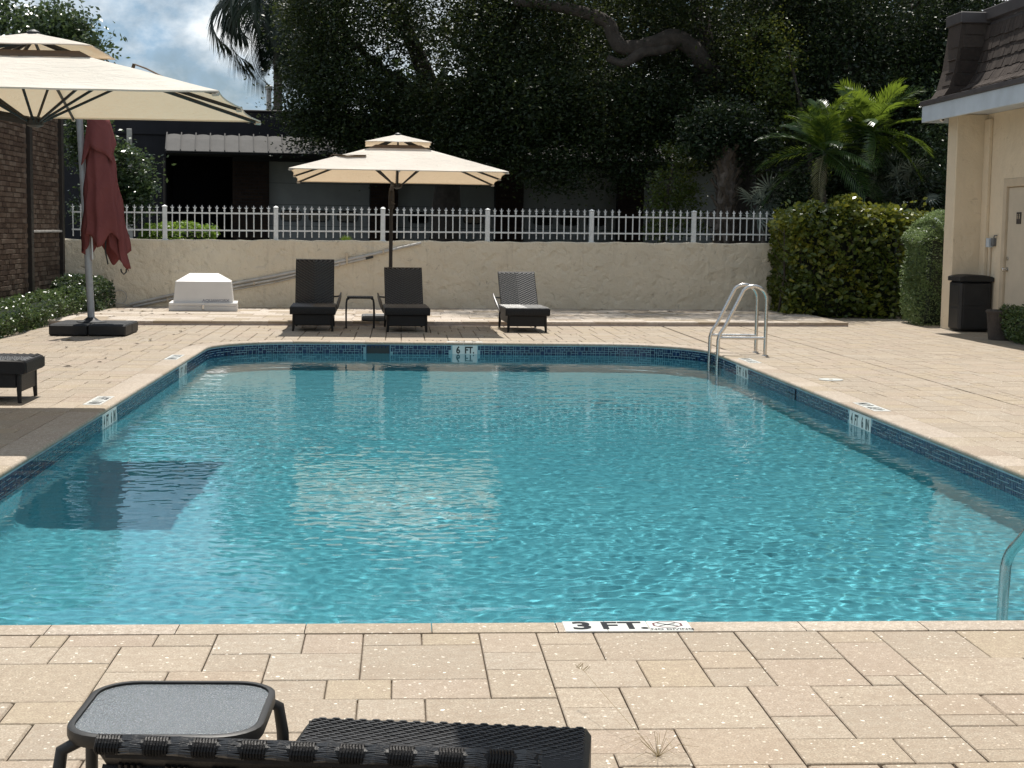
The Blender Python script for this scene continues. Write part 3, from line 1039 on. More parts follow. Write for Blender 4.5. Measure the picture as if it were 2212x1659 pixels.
deckmark(-2.455, 16.97, 'left', '5 FT 6 IN', 'coping depth marker 5 FT 6 IN on the left coping near the far corner')
marker('coping depth marker reading 6 FT. on the far coping', frame((.829, PY1 + .10, .0045), (-1, 0, 0), (0, -1, 0)), .46, .135, [('6', -.12, 0, .12, .9, .004), ('FT.', .06, 0, .12, .9, .004)], 3)

# skimmers
def skimmer(loc, rz, w, label):
    t = empty('pool_skimmer', loc, rz, label, 'skimmer', 'pool skimmers')
    mb = MB(); mb.box(-w / 2, w / 2, .001, .006, -.06, .055); mb.build('opening', M['letter'], t)
    fr_ = MB()
    fr_.box(-w / 2 - .004, w / 2 + .004, -.004, .004, .045, .058); fr_.box(-w / 2 - .004, -w / 2 + .006, -.004, .004, -.06, .045); fr_.box(w / 2 - .006, w / 2 + .004, -.004, .004, -.06, .045)
    fr_.build('frame', M['tile'], t)
    for k in range(5):
        g_ = MB(); xx = -w / 2 + .05 + k * (w - .1) / 4; g_.box(xx - .006, xx + .006, -.003, .003, .018, .045); g_.build('grille_tooth', M['tile'], t)
skimmer((-.273, PY1, -.095), 0, .29, 'black skimmer mouth in the tile band at the far end of the pool')
tt = empty('pool_skimmer', (PX1, 14.57, -.095), -pi / 2, 'darker tiled skimmer door on the right side of the pool', 'skimmer', 'pool skimmers')
mb = MB(); mb.box(-.165, .165, -.004, .002, -.06, .055); mb.build('door', M['letter'], tt)
for k in range(6):
    mb = MB(); c_, r_ = k % 3, k // 3
    mb.bbox(-.16 + c_ * .107, -.16 + c_ * .107 + .1, -.009, -.0045, -.055 + r_ * .056, -.055 + r_ * .056 + .051, .002); mb.build('tile', M['tile'], tt)
# round valve lid on the right deck
t = empty('drain_cover', (4.27, 14.92, .002), 0, 'small round cream cover set in the right-hand paving', 'drain cover')
mb = MB(); mb.cyl((0, 0, 0), .12, .12, .005, 24); mb.build('lid', M['ceramic'], t)
mb = MB(); mb.cyl((0, 0, .006), .02, .02, .003, 10); mb.build('lift_hole', M['trim'], t)

# ------------------------------------------------------------------ raised step along the back wall
def wy(x): return 26.9 + .105 * x      # face of the retaining wall
def fy(x): return 22.92 + .118 * x     # front edge of the step
SX0, SX1 = -5.6, 7.05
step_o = empty('paved_step'); struct(step_o, 'low raised step of pale concrete stone along the back wall')
mb = MB()
nS = 14
for k in range(nS):
    xa, xb = SX0 + (SX1 - SX0) * k / nS, SX0 + (SX1 - SX0) * (k + 1) / nS
    za = .052
    vs = [(xa, fy(xa) + .012, -.03), (xb, fy(xb) + .012, -.03), (xb, wy(xb) + .1, -.03), (xa, wy(xa) + .1, -.03), (xa, fy(xa) + .012, za), (xb, fy(xb) + .012, za), (xb, wy(xb) + .1, za), (xa, wy(xa) + .1, za)]
    mb.add(vs, [(4, 5, 6, 7), (0, 1, 5, 4)] + ([(1, 2, 6, 5)] if k == nS - 1 else []) + ([(3, 0, 4, 7)] if k == 0 else []))
mb.build('riser', M['stepface'], step_o)
rs = random.Random(8)
for k in range(31):
    xa = SX0 + (SX1 - SX0) * k / 31; xb = SX0 + (SX1 - SX0) * (k + 1) / 31
    mb = MB(); g = .003
    y0, y1 = fy(xa), fy(xb)
    vs = []
    for z in (.030, .058, .063):
        i_ = 0 if z < .06 else .004
        vs += [(xa + g + i_, y0 + i_, z), (xb - g - i_, y1 + i_, z), (xb - g - i_, y1 + .33, z), (xa + g + i_, y0 + .33, z)]
    fs = [(8, 9, 10, 11), (3, 2, 1, 0)] + [(r + q, r + (q + 1) % 4, r + 4 + (q + 1) % 4, r + 4 + q) for r in (0, 4) for q in range(4)]
    mb.add(vs, fs); mb.build('edge_stone', M['step'], step_o)
mb = MB()
for row in range(9):
    n = 24 + rs.randint(0, 4); off = rs.random()
    for k in range(n + 1):
        a = (k - off) / n; b = (k + 1 - off) / n
        a, b = max(0, a), min(1, b)
        if b - a < .005: continue
        xa, xb = SX0 + (SX1 - SX0) * a + .003, SX0 + (SX1 - SX0) * b - .003
        def yy(x, f): return fy(x) + .336 + (wy(x) - fy(x) - .336) * f
        f0, f1 = row / 9 + .001, (row + 1) / 9 - .001
        z = .0615 + rs.uniform(-.001, .001)
        vs = [(xa, yy(xa, f0), .05), (xb, yy(xb, f0), .05), (xb, yy(xb, f1), .05), (xa, yy(xa, f1), .05), (xa, yy(xa, f0), z), (xb, yy(xb, f0), z), (xb, yy(xb, f1), z), (xa, yy(xa, f1), z)]
        mb.add(vs, [(4, 5, 6, 7), (0, 1, 5, 4), (1, 2, 6, 5), (2, 3, 7, 6), (3, 0, 4, 7)], tint=rs.random())
M['step_f'] = paver_mat('step_field_stone', 'attr', (.60, .54, .47), (.58, .52, .46), fleck=False)
stuff(mb.build('step_pavers', M['step_f'], step_o))

# ------------------------------------------------------------------ retaining wall with fence
wall = MB()
WX0, WX1 = -5.60, 7.5
def wtop(x): return 1.226 + .0058 * x
nW = 120
P = []
for k in range(nW + 1):
    x = WX0 + (WX1 - WX0) * k / nW
    y = wy(x)
    zt = wtop(x) + .006 * sin(x * 5.1) + .005 * sin(x * 13.3 + 1) + rs.uniform(-.004, .004)
    P.append([(x, y + rs.uniform(-.003, .003), -.03), (x, y + rs.uniform(-.004, .004), .6), (x, y, zt - .02), (x, y + .015, zt), (x, y + .20, zt), (x, y + .20, .5)])
wall.grid(P)
wall.add(P[-1], [(0, 1, 2, 3, 4, 5)]); wall.add(P[0], [(5, 4, 3, 2, 1, 0)])
wall_o = tag(wall.build('retaining_wall', M['stucco']), 'low cream stucco retaining wall behind the loungers', 'wall')
struct_lot = MB()
P = []
for k in range(21):
    x = -30 + 70 * k / 20
    P.append([(x, wy(x) + .19 if WX0 < x < WX1 else wy(x) + .19, 1.02), (x, 46, 1.0), (x, 260, 1.0)])
struct_lot.grid(P)
struct_lot.add([(x, wy(x) + .19, z) for z in (-.05, 1.02) for x in (-30, 40)], [(0, 1, 3, 2)])
struct(struct_lot.build('raised_ground', M['grass']), 'raised planting ground and driveway behind the retaining wall')

fence = empty('white_fence', (0, 0, 0), 0, 'white metal picket fence with spear finials on top of the retaining wall', 'fence')
def Fm(x, z): return (x, wy(x) + .09, z)
mb = MB(); mb.bbox(-.038, .038, -.038, .038, -.02, .545, .006)
mb.bbox(-.045, .045, -.045, .045, .5455, .562, .004); mb.add([(-.04, -.04, .5625), (.04, -.04, .5625), (.04, .04, .5625), (-.04, .04, .5625), (0, 0, .585)], [(0, 1, 4), (1, 2, 4), (2, 3, 4), (3, 0, 4)])
mb.bbox(-.055, .055, -.055, .055, -.02, .004, .003)
post_me = mb.mesh('post', M['white'])
def picket_mesh(fin=True, top=.472):
    mb = MB(); mb.bbox(-.009, .009, -.009, .009, .045, top, .002)
    if fin:
        z = top
        for (za, zb, ra, rb) in ((0, .012, .009, .017), (.012, .032, .017, .018), (.032, .050, .018, .009), (.050, .056, .009, .022), (.056, .064, .022, .010), (.064, .085, .010, .013), (.085, .112, .013, .003)):
            mb.tube([(0, 0, z + za), (0, 0, z + zb)], [ra, rb], 6)
        for sgn in (-1, 1):   # spear side arms
            mb.tube([(0, 0, z + .058), (sgn * .026, 0, z + .066), (sgn * .030, 0, z + .082)], [.006, .005, .002], 5)
    return mb.mesh('picket', M['white'])
pk, pk0 = picket_mesh(True), picket_mesh(False, .50)
posts = [-5.86 + 1.857 * k for k in range(8)]
posts = [-5.855, -3.985, -2.132, -.305, 1.527, 3.39, 5.27, 7.13]
missing = {(6, 0), (6, 1), (6, 5)}
ang = math.atan(.105)
for k, px in enumerate(posts):
    if px > -5.5:
        o = link('post', post_me, fence, Fm(px, wtop(px))); o.rotation_euler = (0, 0, ang)
    if k == len(posts) - 1: break
    qx = posts[k + 1]
    if k == 6: qx = 7.13
    for (dz, hh) in ((.450, .026), (.158, .026)):
        mb = MB()
        a, b = Vector(Fm(max(px + .03, -5.50), wtop(px) + dz)), Vector(Fm(qx - .03, wtop(qx) + dz))
        d = (b - a).normalized(); n_ = Vector((-d.y, d.x, 0)).normalized() * .014; up = Vector((0, 0, hh / 2))
        vs = [a - n_ - up, b - n_ - up, b + n_ - up, a + n_ - up, a - n_ + up, b - n_ + up, b + n_ + up, a + n_ + up]
        mb.add(vs, [(4, 5, 6, 7), (3, 2, 1, 0), (0, 1, 5, 4), (1, 2, 6, 5), (2, 3, 7, 6), (3, 0, 4, 7)])
        mb.build('rail', M['white'], fence)
    n = 14
    for i in range(n):
        x = px + (qx - px) * (i + 1) / (n + 1)
        if x < -5.5: continue
        me_ = pk0 if (k == 5 and i in (4, 5)) else pk
        o = link('picket', me_, fence, Fm(x, wtop(x)))
        o.rotation_euler = (rs.uniform(-.006, .006), rs.uniform(-.006, .006), ang)

# conduits, bracket and cord loop on the retaining wall
def Wp(x, z, off=.03): return (x, wy(x) - off, z)
def pipe(label, pts, r, mat=None, cap=False):
    t = empty('wall_pipe', (0, 0, 0), 0, label, 'pipe', 'grey conduits running up the back wall')
    mb = MB(); mb.tube([Wp(x, z, r + .012) for x, z in pts], r, 10)
    smooth_angle(mb.build('tube', mat or M['pvc'], t))
    n = len(pts)
    for k in range(3):   # clips
        f = (k + .6) / 3.2; i_ = min(int(f * (n - 1)), n - 2); tt_ = f * (n - 1) - i_
        x = pts[i_][0] + (pts[i_ + 1][0] - pts[i_][0]) * tt_; z = pts[i_][1] + (pts[i_ + 1][1] - pts[i_][1]) * tt_
        mb = MB(); x_, y_, z_ = Wp(x, z, 0)
        mb.box(x_ - .012, x_ + .012, y_ - 2 * r - .016, y_ - .002, z_ - r - .012, z_ + r + .012); mb.build('clip', M['trim'], t)
    if cap:
        x, z = pts[-1]; x0_, z0_ = pts[-2]
        d = Vector((x - x0_, z - z0_)).normalized() * .13
        mb = MB(); mb.tube([Wp(x, z, r + .012), Wp(x + d.x, z + d.y, r + .012)], r * 1.12, 10); mb.build('end_cap', M['letter'], t)
    return t
pipe('long grey conduit rising diagonally to the top of the wall', [(-4.55, .10), (-3.892, .258), (-2.831, .471), (-2.151, .600), (-1.717, .697), (-1.071, .853), (-.448, .996), (-.135, 1.075), (.36, 1.195)], .024)
pipe('second grey conduit just under the long one, ending in a black cap', [(-4.5, .062), (-3.892, .195), (-2.831, .408), (-2.151, .538), (-1.071, .800), (-.596, .918)], .022, cap=True)
pipe('lowest thin conduit parallel to the other two', [(-3.3, .27), (-2.831, .36), (-2.151, .490), (-1.717, .598), (-1.20, .728)], .012)
t = empty('pipe_bracket', (0, 0, 0), 0, 'upright white strap holding the conduits beside the left lounger', 'bracket')
mb = MB(); x_, y_, z_ = Wp(-.917, .915, 0); mb.bbox(x_ - .018, x_ + .018, y_ - .085, y_ - .075, .82, 1.01, .003); mb.build('strap', M['trim'], t)
mb = MB(); mb.bbox(x_ - .018, x_ + .018, y_ - .075, y_ + .002, .995, 1.01, .002); mb.bbox(x_ - .018, x_ + .018, y_ - .075, y_ + .002, .82, .835, .002); mb.build('lug', M['trim'], t)
pts = [Wp(-4.72 + .115 * cos(a), .225 + .115 * sin(a), .02) for a in np.linspace(-1.2, 5.6, 40)]
pts = [Wp(-4.45, .065, .02), Wp(-4.6, .075, .02)] + pts
mb = MB(); mb.tube(pts, .006, 6); tag(mb.build('cord_loop', M['pvc']), 'thin pale cord hanging in a loop on the wall by the hedge', 'cord')

# ------------------------------------------------------------------ white fibreglass box
bx = empty('pump_box', (-3.215, 25.62, .0625), R(5), 'white fibreglass equipment box with sloped lid and base flange', 'equipment box')
mb = MB()
def frus(mb, x0, x1, y0, y1, z0, X0, X1, Y0, Y1, z1, top=True):
    mb.add([(x0, y0, z0), (x1, y0, z0), (x1, y1, z0), (x0, y1, z0), (X0, Y0, z1), (X1, Y0, z1), (X1, Y1, z1), (X0, Y1, z1)], [(0, 1, 5, 4), (1, 2, 6, 5), (2, 3, 7, 6), (3, 0, 4, 7)] + ([(4, 5, 6, 7)] if top else []))
mb.bbox(-.545, .545, -.42, .42, 0, .082, .008); mb.build('base', M['boxwhite'], bx)
mb = MB(); mb.bbox(-.545, .545, -.42, .42, .085, .135, .006); mb.build('flange', M['boxwhite'], bx)
mb = MB(); frus(mb, -.478, .478, -.355, .355, .135, -.445, .445, -.325, .325, .475, False); frus(mb, -.445, .445, -.325, .325, .475, -.235, .235, -.13, .13, .60)
o = mb.build('lid', M['boxwhite'], bx)
mod = o.modifiers.new('bevel', 'BEVEL'); mod.width = .012; mod.segments = 2
mb = MB(); mb.bbox(-.02, .02, -.445, -.421, .035, .11, .004); mb.build('latch', M['steel'], bx)
fr_ = Matrix(((1, 0, 0, .20), (0, .09, -1, -.357 + .006), (0, .99, .09, .165), (0, 0, 0, 1)))
text_obj('AQUAWORX', .062, bx, M['lettergrey'], Matrix.Translation((.20, -.3555, .168)) @ Matrix.Rotation(R(85), 4, 'X'), 1.15, .002)

# ------------------------------------------------------------------ loungers
def ribs_chevron(mb, x0, x1, y0, y1, z, n, slope, mi=0):
    """chevron strands falling to the middle line, in the plane z (local), as raised half-round strands"""
    xm = (x0 + x1) / 2; w = (x1 - x0) / 2
    dy = slope * w
    p = (y1 - y0 + dy) / n
    for k in range(n):
        yc = y0 + p * (k + .5) - 0
        for sgn in (-1, 1):
            a = [xm, yc - dy]; b = [xm + sgn * w, yc]
            # clip to y0..y1
            def at(t): return (a[0] + (b[0] - a[0]) * t, a[1] + (b[1] - a[1]) * t)
            t0, t1 = 0., 1.
            if a[1] < y0: t0 = (y0 - a[1]) / (b[1] - a[1])
            if b[1] > y1: t1 = (y1 - a[1]) / (b[1] - a[1])
            if t1 - t0 < .06: continue
            m = max(2, int((t1 - t0) * w / .022))
            for q in range(m):
                ta, tb = t0 + (t1 - t0) * (q + .08) / m, t0 + (t1 - t0) * (q + .92) / m
                pa, pb = at(ta), at(tb)
                hw = p * .40
                nx_, ny_ = 0, hw
                zc = z + .009
                tw = .35 * hw
                vs = [(pa[0], pa[1] - ny_, z), (pb[0], pb[1] - ny_ - 0, z), (pb[0], pb[1] + ny_, z), (pa[0], pa[1] + ny_, z), (pa[0] * .8 + pb[0] * .2, pa[1] * .8 + pb[1] * .2, zc - .001), (pb[0] * .8 + pa[0] * .2, pb[1] * .8 + pa[1] * .2, zc)]
                if sgn < 0: vs = [vs[1], vs[0], vs[3], vs[2], vs[5], vs[4]]
                mb.add(vs, [(0, 1, 5, 4), (1, 2, 5), (2, 3, 4, 5), (3, 0, 4)], mi)

def strands(mb, x0, x1, y0, y1, z, px, py, h=.0028, stag=3):
    ny_ = int((y1 - y0) / py); nx_ = int((x1 - x0) / px)
    for j in range(ny_):
        yc = y0 + (j + .5) * py
        off = (j % stag) / stag * px
        for i in range(-1, nx_ + 1):
            a, b = x0 + i * px + off + .002, x0 + (i + 1) * px + off - .004
            a, b = max(a, x0), min(b, x1)
            if b - a < .006: continue
            m1, m2 = a + (b - a) * .25, b - (b - a) * .25
            hw = py * .46
            dz = random.uniform(-.0007, .0007)
            vs = [(a, yc - hw, z - .002), (a, yc + hw, z - .002), (m1, yc - hw, z + h * .7 + dz), (m1, yc + hw, z + h + dz), (m2, yc - hw, z + h * .7 + dz), (m2, yc + hw, z + h + dz), (b, yc - hw, z - .002), (b, yc + hw, z - .002)]
            mb.add(vs, [(0, 2, 3, 1), (2, 4, 5, 3), (4, 6, 7, 5), (0, 6, 4, 2), (1, 3, 5, 7)])

SEAT, BL = .98, .70
def lounger(loc, rz, theta, label, arm=None, near=False, group='black wicker loungers round the pool'):
    t = empty('sun_lounger', loc, rz, label, 'sun lounger', group)
    W, WB = .315, .278
    zt = .345
    # seat: padded woven slab with rounded front lip
    mb = MB(); P = []
    prof_ = [(.012, .235), (0, .25), (0, .32), (.012, .340), (.035, zt), (.3, zt + .006), (SEAT - .05, zt - .004), (SEAT, zt - .012), (SEAT, .27), (.03, .235)]
    for x in (-W, -W + .012, -W * .5, 0, W * .5, W - .012, W):
        e = .012 if abs(x) >= W - .001 else 0
        P.append([(x, y + (e if y < .1 else 0), z - (e if z > .3 else 0)) for y, z in prof_])
    mb.grid(P); mb.add(P[0], [tuple(range(len(P[0])))]); mb.add(P[-1], [tuple(range(len(P[0])))[::-1]])
    seat = mb.build('seat', M['wicker'], t); smooth_angle(seat, 45)
    wv = MB()
    if near: strands(wv, -W + .012, W - .012, .03, SEAT - .02, zt + .002, .030, .0095, .0030)
    else: ribs_chevron(wv, -W + .01, W - .01, .03, SEAT - .03, zt + .001, 20, .55)
    stuff(wv.build('weave', M['wicker_light'], seat))
    wl = MB()   # lip strands
    for k in range(int(2 * W / .021)):
        xa = -W + .01 + k * .021
        wl.box(xa, xa + .014, -.004, .004, .245 + .004 * (k % 2), .325 + .004 * (k % 2))
    stuff(wl.build('lip_weave', M['wicker'], seat))
    # apron and legs
    mb = MB(); mb.bbox(-W + .055, W - .055, .06, .085, .085, .234, .006); mb.bbox(-W + .045, -W + .07, .09, SEAT + .1, .12, .262, .006); mb.bbox(W - .07, W - .045, .09, SEAT + .1, .12, .262, .006)
    mb.build('apron', M['wicker'], t)
    for (lx, ly) in ((-W + .055, .07), (W - .055, .07), (-W + .055, SEAT + .22), (W - .055, SEAT + .22)):
        s_ = 1 if lx > 0 else -1
        mb = MB(); mb.tube([(lx, ly, .25), (lx + s_ * .004, ly, .10), (lx + s_ * .010, ly - .004, .0)], [.021, .020, .016], 8)
        mb.build('leg', M['wicker'], t)
    mb = MB(); mb.bbox(-W + .05, W - .05, SEAT + .205, SEAT + .235, .14, .27, .006); mb.bbox(-W + .05, -W + .08, SEAT + .09, SEAT + .22, .14, .265, .004); mb.bbox(W - .08, W - .05, SEAT + .09, SEAT + .22, .14, .265, .004)
    mb.build('rear_frame', M['wicker'], t)
    # backrest, hinged at the rear of the seat
    hinge = Matrix.Translation((0, SEAT - .02, zt - .02)) @ Matrix.Rotation(theta, 4, 'X')
    mb = MB(); mb.bbox(-WB, WB, 0, BL, -.022, .010, .010)
    back = mb.build('backrest', M['wicker'], t); back.matrix_local = hinge
    wv = MB()
    if near:
        strands(wv, -WB + .012, WB - .012, .02, BL - .02, .011, .036, .0105, .004)
    else:
        ribs_chevron(wv, -WB + .01, WB - .01, .01, BL - .02, .0105, 20, .62)
    stuff(wv.build('weave', M['wicker_light'], back))
    rim = MB()
    if near:
        rim.tube([(-WB, BL - .006, -.006), (0, BL - .006, -.006), (WB, BL - .006, -.006)], .0095, 10, mi=1)
        # thick woven rim and large basket weave on the rear face
        n = int(2 * WB / .030)
        for k in range(n):
            xa, xb = -WB + 2 * WB * k / n, -WB + 2 * WB * (k + 1) / n
            if k % 2 == 0:
                for q in range(15):     # bundle of fibres, slightly splayed
                    an = q / 14 * pi * 1.05 - .1
                    r0 = .0105
                    ya, za = BL + sin(an) * r0 * .6 - .004, cos(an) * r0 - .006
                    j1, j2 = random.uniform(-.002, .002), random.uniform(-.002, .002)
                    rim.tube([(xa - .004, ya * 1 - .003, za + j1), ((xa + xb) / 2, ya + .003, za * 1.1), (xb + .004, ya - .003, za + j2)], [.0013, .0017, .0013], 5)
            else:
                for q in range(8):     # wraps round the rim
                    xx = xa + (q + .5) * (xb - xa) / 8
                    ring = [(xx + .0006 * sin(a * 3), BL - .006 + sin(a) * .0095, cos(a) * .0118 - .006) for a in np.linspace(-.5, pi + .5, 10)]
                    rim.tube(ring, .0020, 5, mi=1)
        stuff(rim.build('rim', [M['wicker_light'], M['wicker']], back))
        rw = MB()
        pc = .060
        nx_ = int(2 * WB / pc)
        ny_ = 11
        for j in range(ny_):
            yc = BL - .045 - j * .032
            for k in range(nx_ + 1):
                xc = -WB + .035 + k * pc + (pc / 2 if j % 2 else 0)
                if xc > WB - .01: continue
                for q in range(4):    # upright strap going over
                    x_ = xc - .012 + q * .008
                    rw.tube([(x_, yc + .020, -.023), (x_ + .0005, yc + .006, -.030), (x_, yc - .006, -.030), (x_, yc - .020, -.023)], [.003, .0042, .0042, .003], 5)
            for q in range(3):
                y_ = yc + .009 - q * .009
                rw.tube([(-WB + .004, y_, -.024), (0, y_, -.0245), (WB - .004, y_, -.024)], .0045, 5)
        stuff(rw.build('rear_weave', M['wicker'], back))
    else:
        for k in range(30):
            xa = -WB + 2 * WB * k / 30
            rim.tube([(xa + .004, BL, -.005), (xa + 2 * WB / 30 - .002, BL + .002, -.004)], [.013, .015], 6)
        stuff(rim.build('rim', M['wicker_light'], back))
    if arm:
        s_ = arm
        mb = MB()
        def strip(pts, w):
            P = []
            for (x, y, z) in pts: P.append([(x, y, z), (x, y, z)])
            for q in range(len(pts) - 1):
                a, b = Vector(pts[q]), Vector(pts[q + 1])
                mb.tube([a, b], w, 6, flat=.5)
        mb.tube([(s_ * (W - .01), .74, .235), (s_ * (W + .012), .80, .30), (s_ * (W + .03), .90, .37), (s_ * (W + .05), 1.02, .44), (s_ * (W + .062), 1.10, .50)], [.010, .022, .028, .022, .010], 8, flat=.6)
        mb.tube([(s_ * (W + .048), 1.03, .45), (s_ * (WB - .0), 1.10, .44)], .013, 6)
        o = mb.build('armrest', M['wicker_light'], t); smooth_angle(o, 60)
    return t
l1 = lounger((-1.205, 21.42, 0), R(1.5), R(67), 'leftmost black lounger under the far parasol with its back raised highest', arm=1)
l2 = lounger((.105, 21.40, 0), R(2.6), R(50), 'black lounger under the far parasol hiding the foot of its pole', arm=-1)
l3 = lounger((1.80, 21.60, 0), R(2.6), R(44), 'sunlit lounger with grey sheen and chevron weave standing alone against the wall', arm=-1)
l4 = lounger((-2.97, 12.78, 0), R(90), R(35), 'black lounger at the left whose foot end pokes in beside the parasol shadow')
l5 = lounger((.118, 3.335, 0), R(180 - 8.5), R(41.6), 'closest lounger seen from behind with thick woven rim', near=True)

# ------------------------------------------------------------------ side tables
def side_table(loc, rz, w, d, h, label, rnd=.09, top_mat='frosted'):
    t = empty('side_table', loc, rz, label, 'side table', 'small glass topped side tables')
    def loop(hw, hd, r, n=6):
        pts = []
        for cx, cy, a0 in ((hw - r, hd - r, 0), (-hw + r, hd - r, pi / 2), (-hw + r, -hd + r, pi), (hw - r, -hd + r, 1.5 * pi)):
            for k in range(n + 1):
                a = a0 + pi / 2 * k / n
                pts.append((cx + r * cos(a), cy + r * sin(a)))
        return pts
    P = []
    o_ = loop(w / 2, d / 2, rnd); i_ = loop(w / 2 - .014, d / 2 - .014, rnd - .012)
    for (ox, oy), (ix, iy) in zip(o_, i_):
        mx_, my_ = (ox * .5 + ix * .5), (oy * .5 + iy * .5)
        P.append([(ix, iy, h - .004), (ix, iy, h - .001), (mx_, my_, h), (ox * .997, oy * .997, h - .003), (ox, oy, h - .010), (ox, oy, h - .022), (ox * .985, oy * .985, h - .028), (ix, iy, h - .026), (ix, iy, h - .010)])
    mb = MB(); mb.grid(P, closed_u=True); fr_ = mb.build('frame', M['darkmetal'], t); smooth_angle(fr_, 50)
    g_ = loop(w / 2 - .0145, d / 2 - .0145, rnd - .012)
    mb = MB(); n = len(g_)
    mb.add([(x, y, h - .006) for x, y in g_] + [(x, y, h - .011) for x, y in g_], [tuple(range(n)), tuple(range(2 * n - 1, n - 1, -1))] + [(k, k + n, (k + 1) % n + n, (k + 1) % n) for k in range(n)])
    mb.build('glass_top', M[top_mat], t)
    for sx in (-1, 1):
        for sy in (-1, 1):
            mb = MB()
            mb.tube([(sx * (w / 2 - .030), sy * (d / 2 - .05), h - .028), (sx * (w / 2 + .002), sy * (d / 2 - .046), h - .045), (sx * (w / 2 + .010), sy * (d / 2 - .044), h - .10), (sx * (w / 2 + .014), sy * (d / 2 - .035), h * .5), (sx * (w / 2 + .012), sy * (d / 2 - .03), .004)], [.012, .013, .0135, .013, .012], 10)
            o = mb.build('leg', M['darkmetal'], t); smooth_angle(o, 60)
            mb = MB(); mb.cyl((sx * (w / 2 + .012), sy * (d / 2 - .03), 0), .014, .014, .012, 10); mb.build('foot_cap', M['plastic'], o)
    return t
side_table((-.452, 3.098, 0), R(-2), .385, .372, .455, 'near side table with rippled glass top beside the closest lounger')
side_table((-.575, 22.36, 0), R(2), .375, .34, .455, 'plain side table between the two dark loungers', .03)

# ------------------------------------------------------------------ parasols
def canopy(t, hx, hy, zpeak, zedge, zcap, zvent, vcap, vin, tiltx=0., mat='canvas', seed=1):
    """double-tier rectangular canopy centred on the local origin; vcap/vin are half-size fractions"""
    rq = random.Random(seed)
    def per(n_per=12):
        out = []
        for side in range(4):
            for k in range(n_per):
                u = k / n_per
                if side == 0: p = (-1 + 2 * u, -1)
                elif side == 1: p = (1, -1 + 2 * u)
                elif side == 2: p = (1 - 2 * u, 1)
                else: p = (-1, 1 - 2 * u)
                # scallop between rib tips (corners and side middles)
                v = (u * 2) % 1.0
                sc_ = 1 - .022 * sin(pi * v) - .0
                out.append((p[0], p[1], v, sc_))
        return out
    PR = per()
    tl = lambda x, y, z: (x, y, z + tiltx * y)
    def tier(f0, f1, z0, z1, ns, sag, name, hem=.0):
        P = []
        for (px, py, v, s_) in PR:
            row = []
            for k in range(ns + 1):
                q = k / ns
                f = f0 + (f1 - f0) * q
                e = 1 - (1 - s_) * q ** 3
                z = z0 + (z1 - z0) * q
                z -= sag * sin(pi * v) * sin(pi * min(1, q * .9)) * q
                z += .010 * sin(pi * v) * (q > .99)
                z += rq.uniform(-.0015, .0015)
                row.append(tl(px * f * hx * e, py * f * hy * e, z))
            if hem:
                x, y, z = row[-1]; row.append((x * .998, y * .998, z - hem))
            P.append(row)
        mb = MB(); mb.grid(P, closed_u=True)
        o = mb.build(name, M[mat], t); smooth_angle(o, 35); return o
    def surf(x, y, lift):
        f = max(abs(x) / hx, abs(y) / hy)
        return (x, y, zvent + (zedge - zvent) * (f - vin) / (1 - vin) + tiltx * y + lift)
    t['_'] = 0; del t['_']
    canopy.surf = surf
    low = tier(vin, 1.0, zvent, zedge, 10, .035, 'canopy', .012)
    cap = tier(.02, vcap, zpeak, zcap, 5, .012, 'vent_cap', .008)
    # dark mesh collar between the tiers
    mb = MB(); P = []
    for (px, py, v, s_) in PR: P.append([tl(px * vin * hx * 1.01, py * vin * hy * 1.01, zvent), tl(px * vin * hx * .80, py * vin * hy * .80, zvent + .055)])
    mb.grid(P, closed_u=True); mb.build('vent_collar', M['strap'], t)
    mb = MB()
    mb.tube([(0, 0, zpeak - .02), (0, 0, zpeak + .012), (0, 0, zpeak + .03)], [.055, .05, .015], 16); mb.build('finial', M['darkmetal'], t)
    # ribs and struts
    hubz = zedge - .13
    tips = [(-1, -1), (0, -1), (1, -1), (1, 0), (1, 1), (0, 1), (-1, 1), (-1, 0)]
    for (px, py) in tips:
        s_ = 1.0
        a = Vector(tl(px * .03, py * .03, zpeak - .05)); m = Vector(tl(px * vin * hx, py * vin * hy, zvent - .022)); b = Vector(tl(px * hx * .992, py * hy * .992, zedge - .020))
        mb = MB(); mb.tube([a, m, b], [.011, .012, .010], 6, flat=1.5); rb = mb.build('rib', M['darkmetal'], t)
        mid = m.lerp(b, .12)
        mb = MB(); mb.tube([Vector((px * .045, py * .045, hubz)), mid], .011, 6); mb.build('strut', M['darkmetal'], rb)
        mb = MB(); mb.tube([b - Vector((px * .03, py * .03, 0)), b + Vector((px * .008, py * .008, -.004))], [.016, .012], 6); mb.build('tip_pocket', M['canvas'], rb)
    mb = MB(); mb.tube([(0, 0, hubz - .045), (0, 0, hubz - .03), (0, 0, hubz + .02), (0, 0, hubz + .035)], [.03, .065, .065, .035], 16); mb.build('hub', M['darkmetal'], t)
    return hubz

def tie_strap(t, pts, w, name='tie_strap'):
    mb = MB(); P = []
    for k, (x, y, z) in enumerate(pts):
        P.append([(x, y - w / 2, z), (x + .01, y, z + .004), (x, y + w / 2, z)])
    mb.grid(P); o = mb.build(name, M['strap'], t)
    m = o.modifiers.new('thick', 'SOLIDIFY'); m.thickness = .004
    smooth_angle(o, 60)

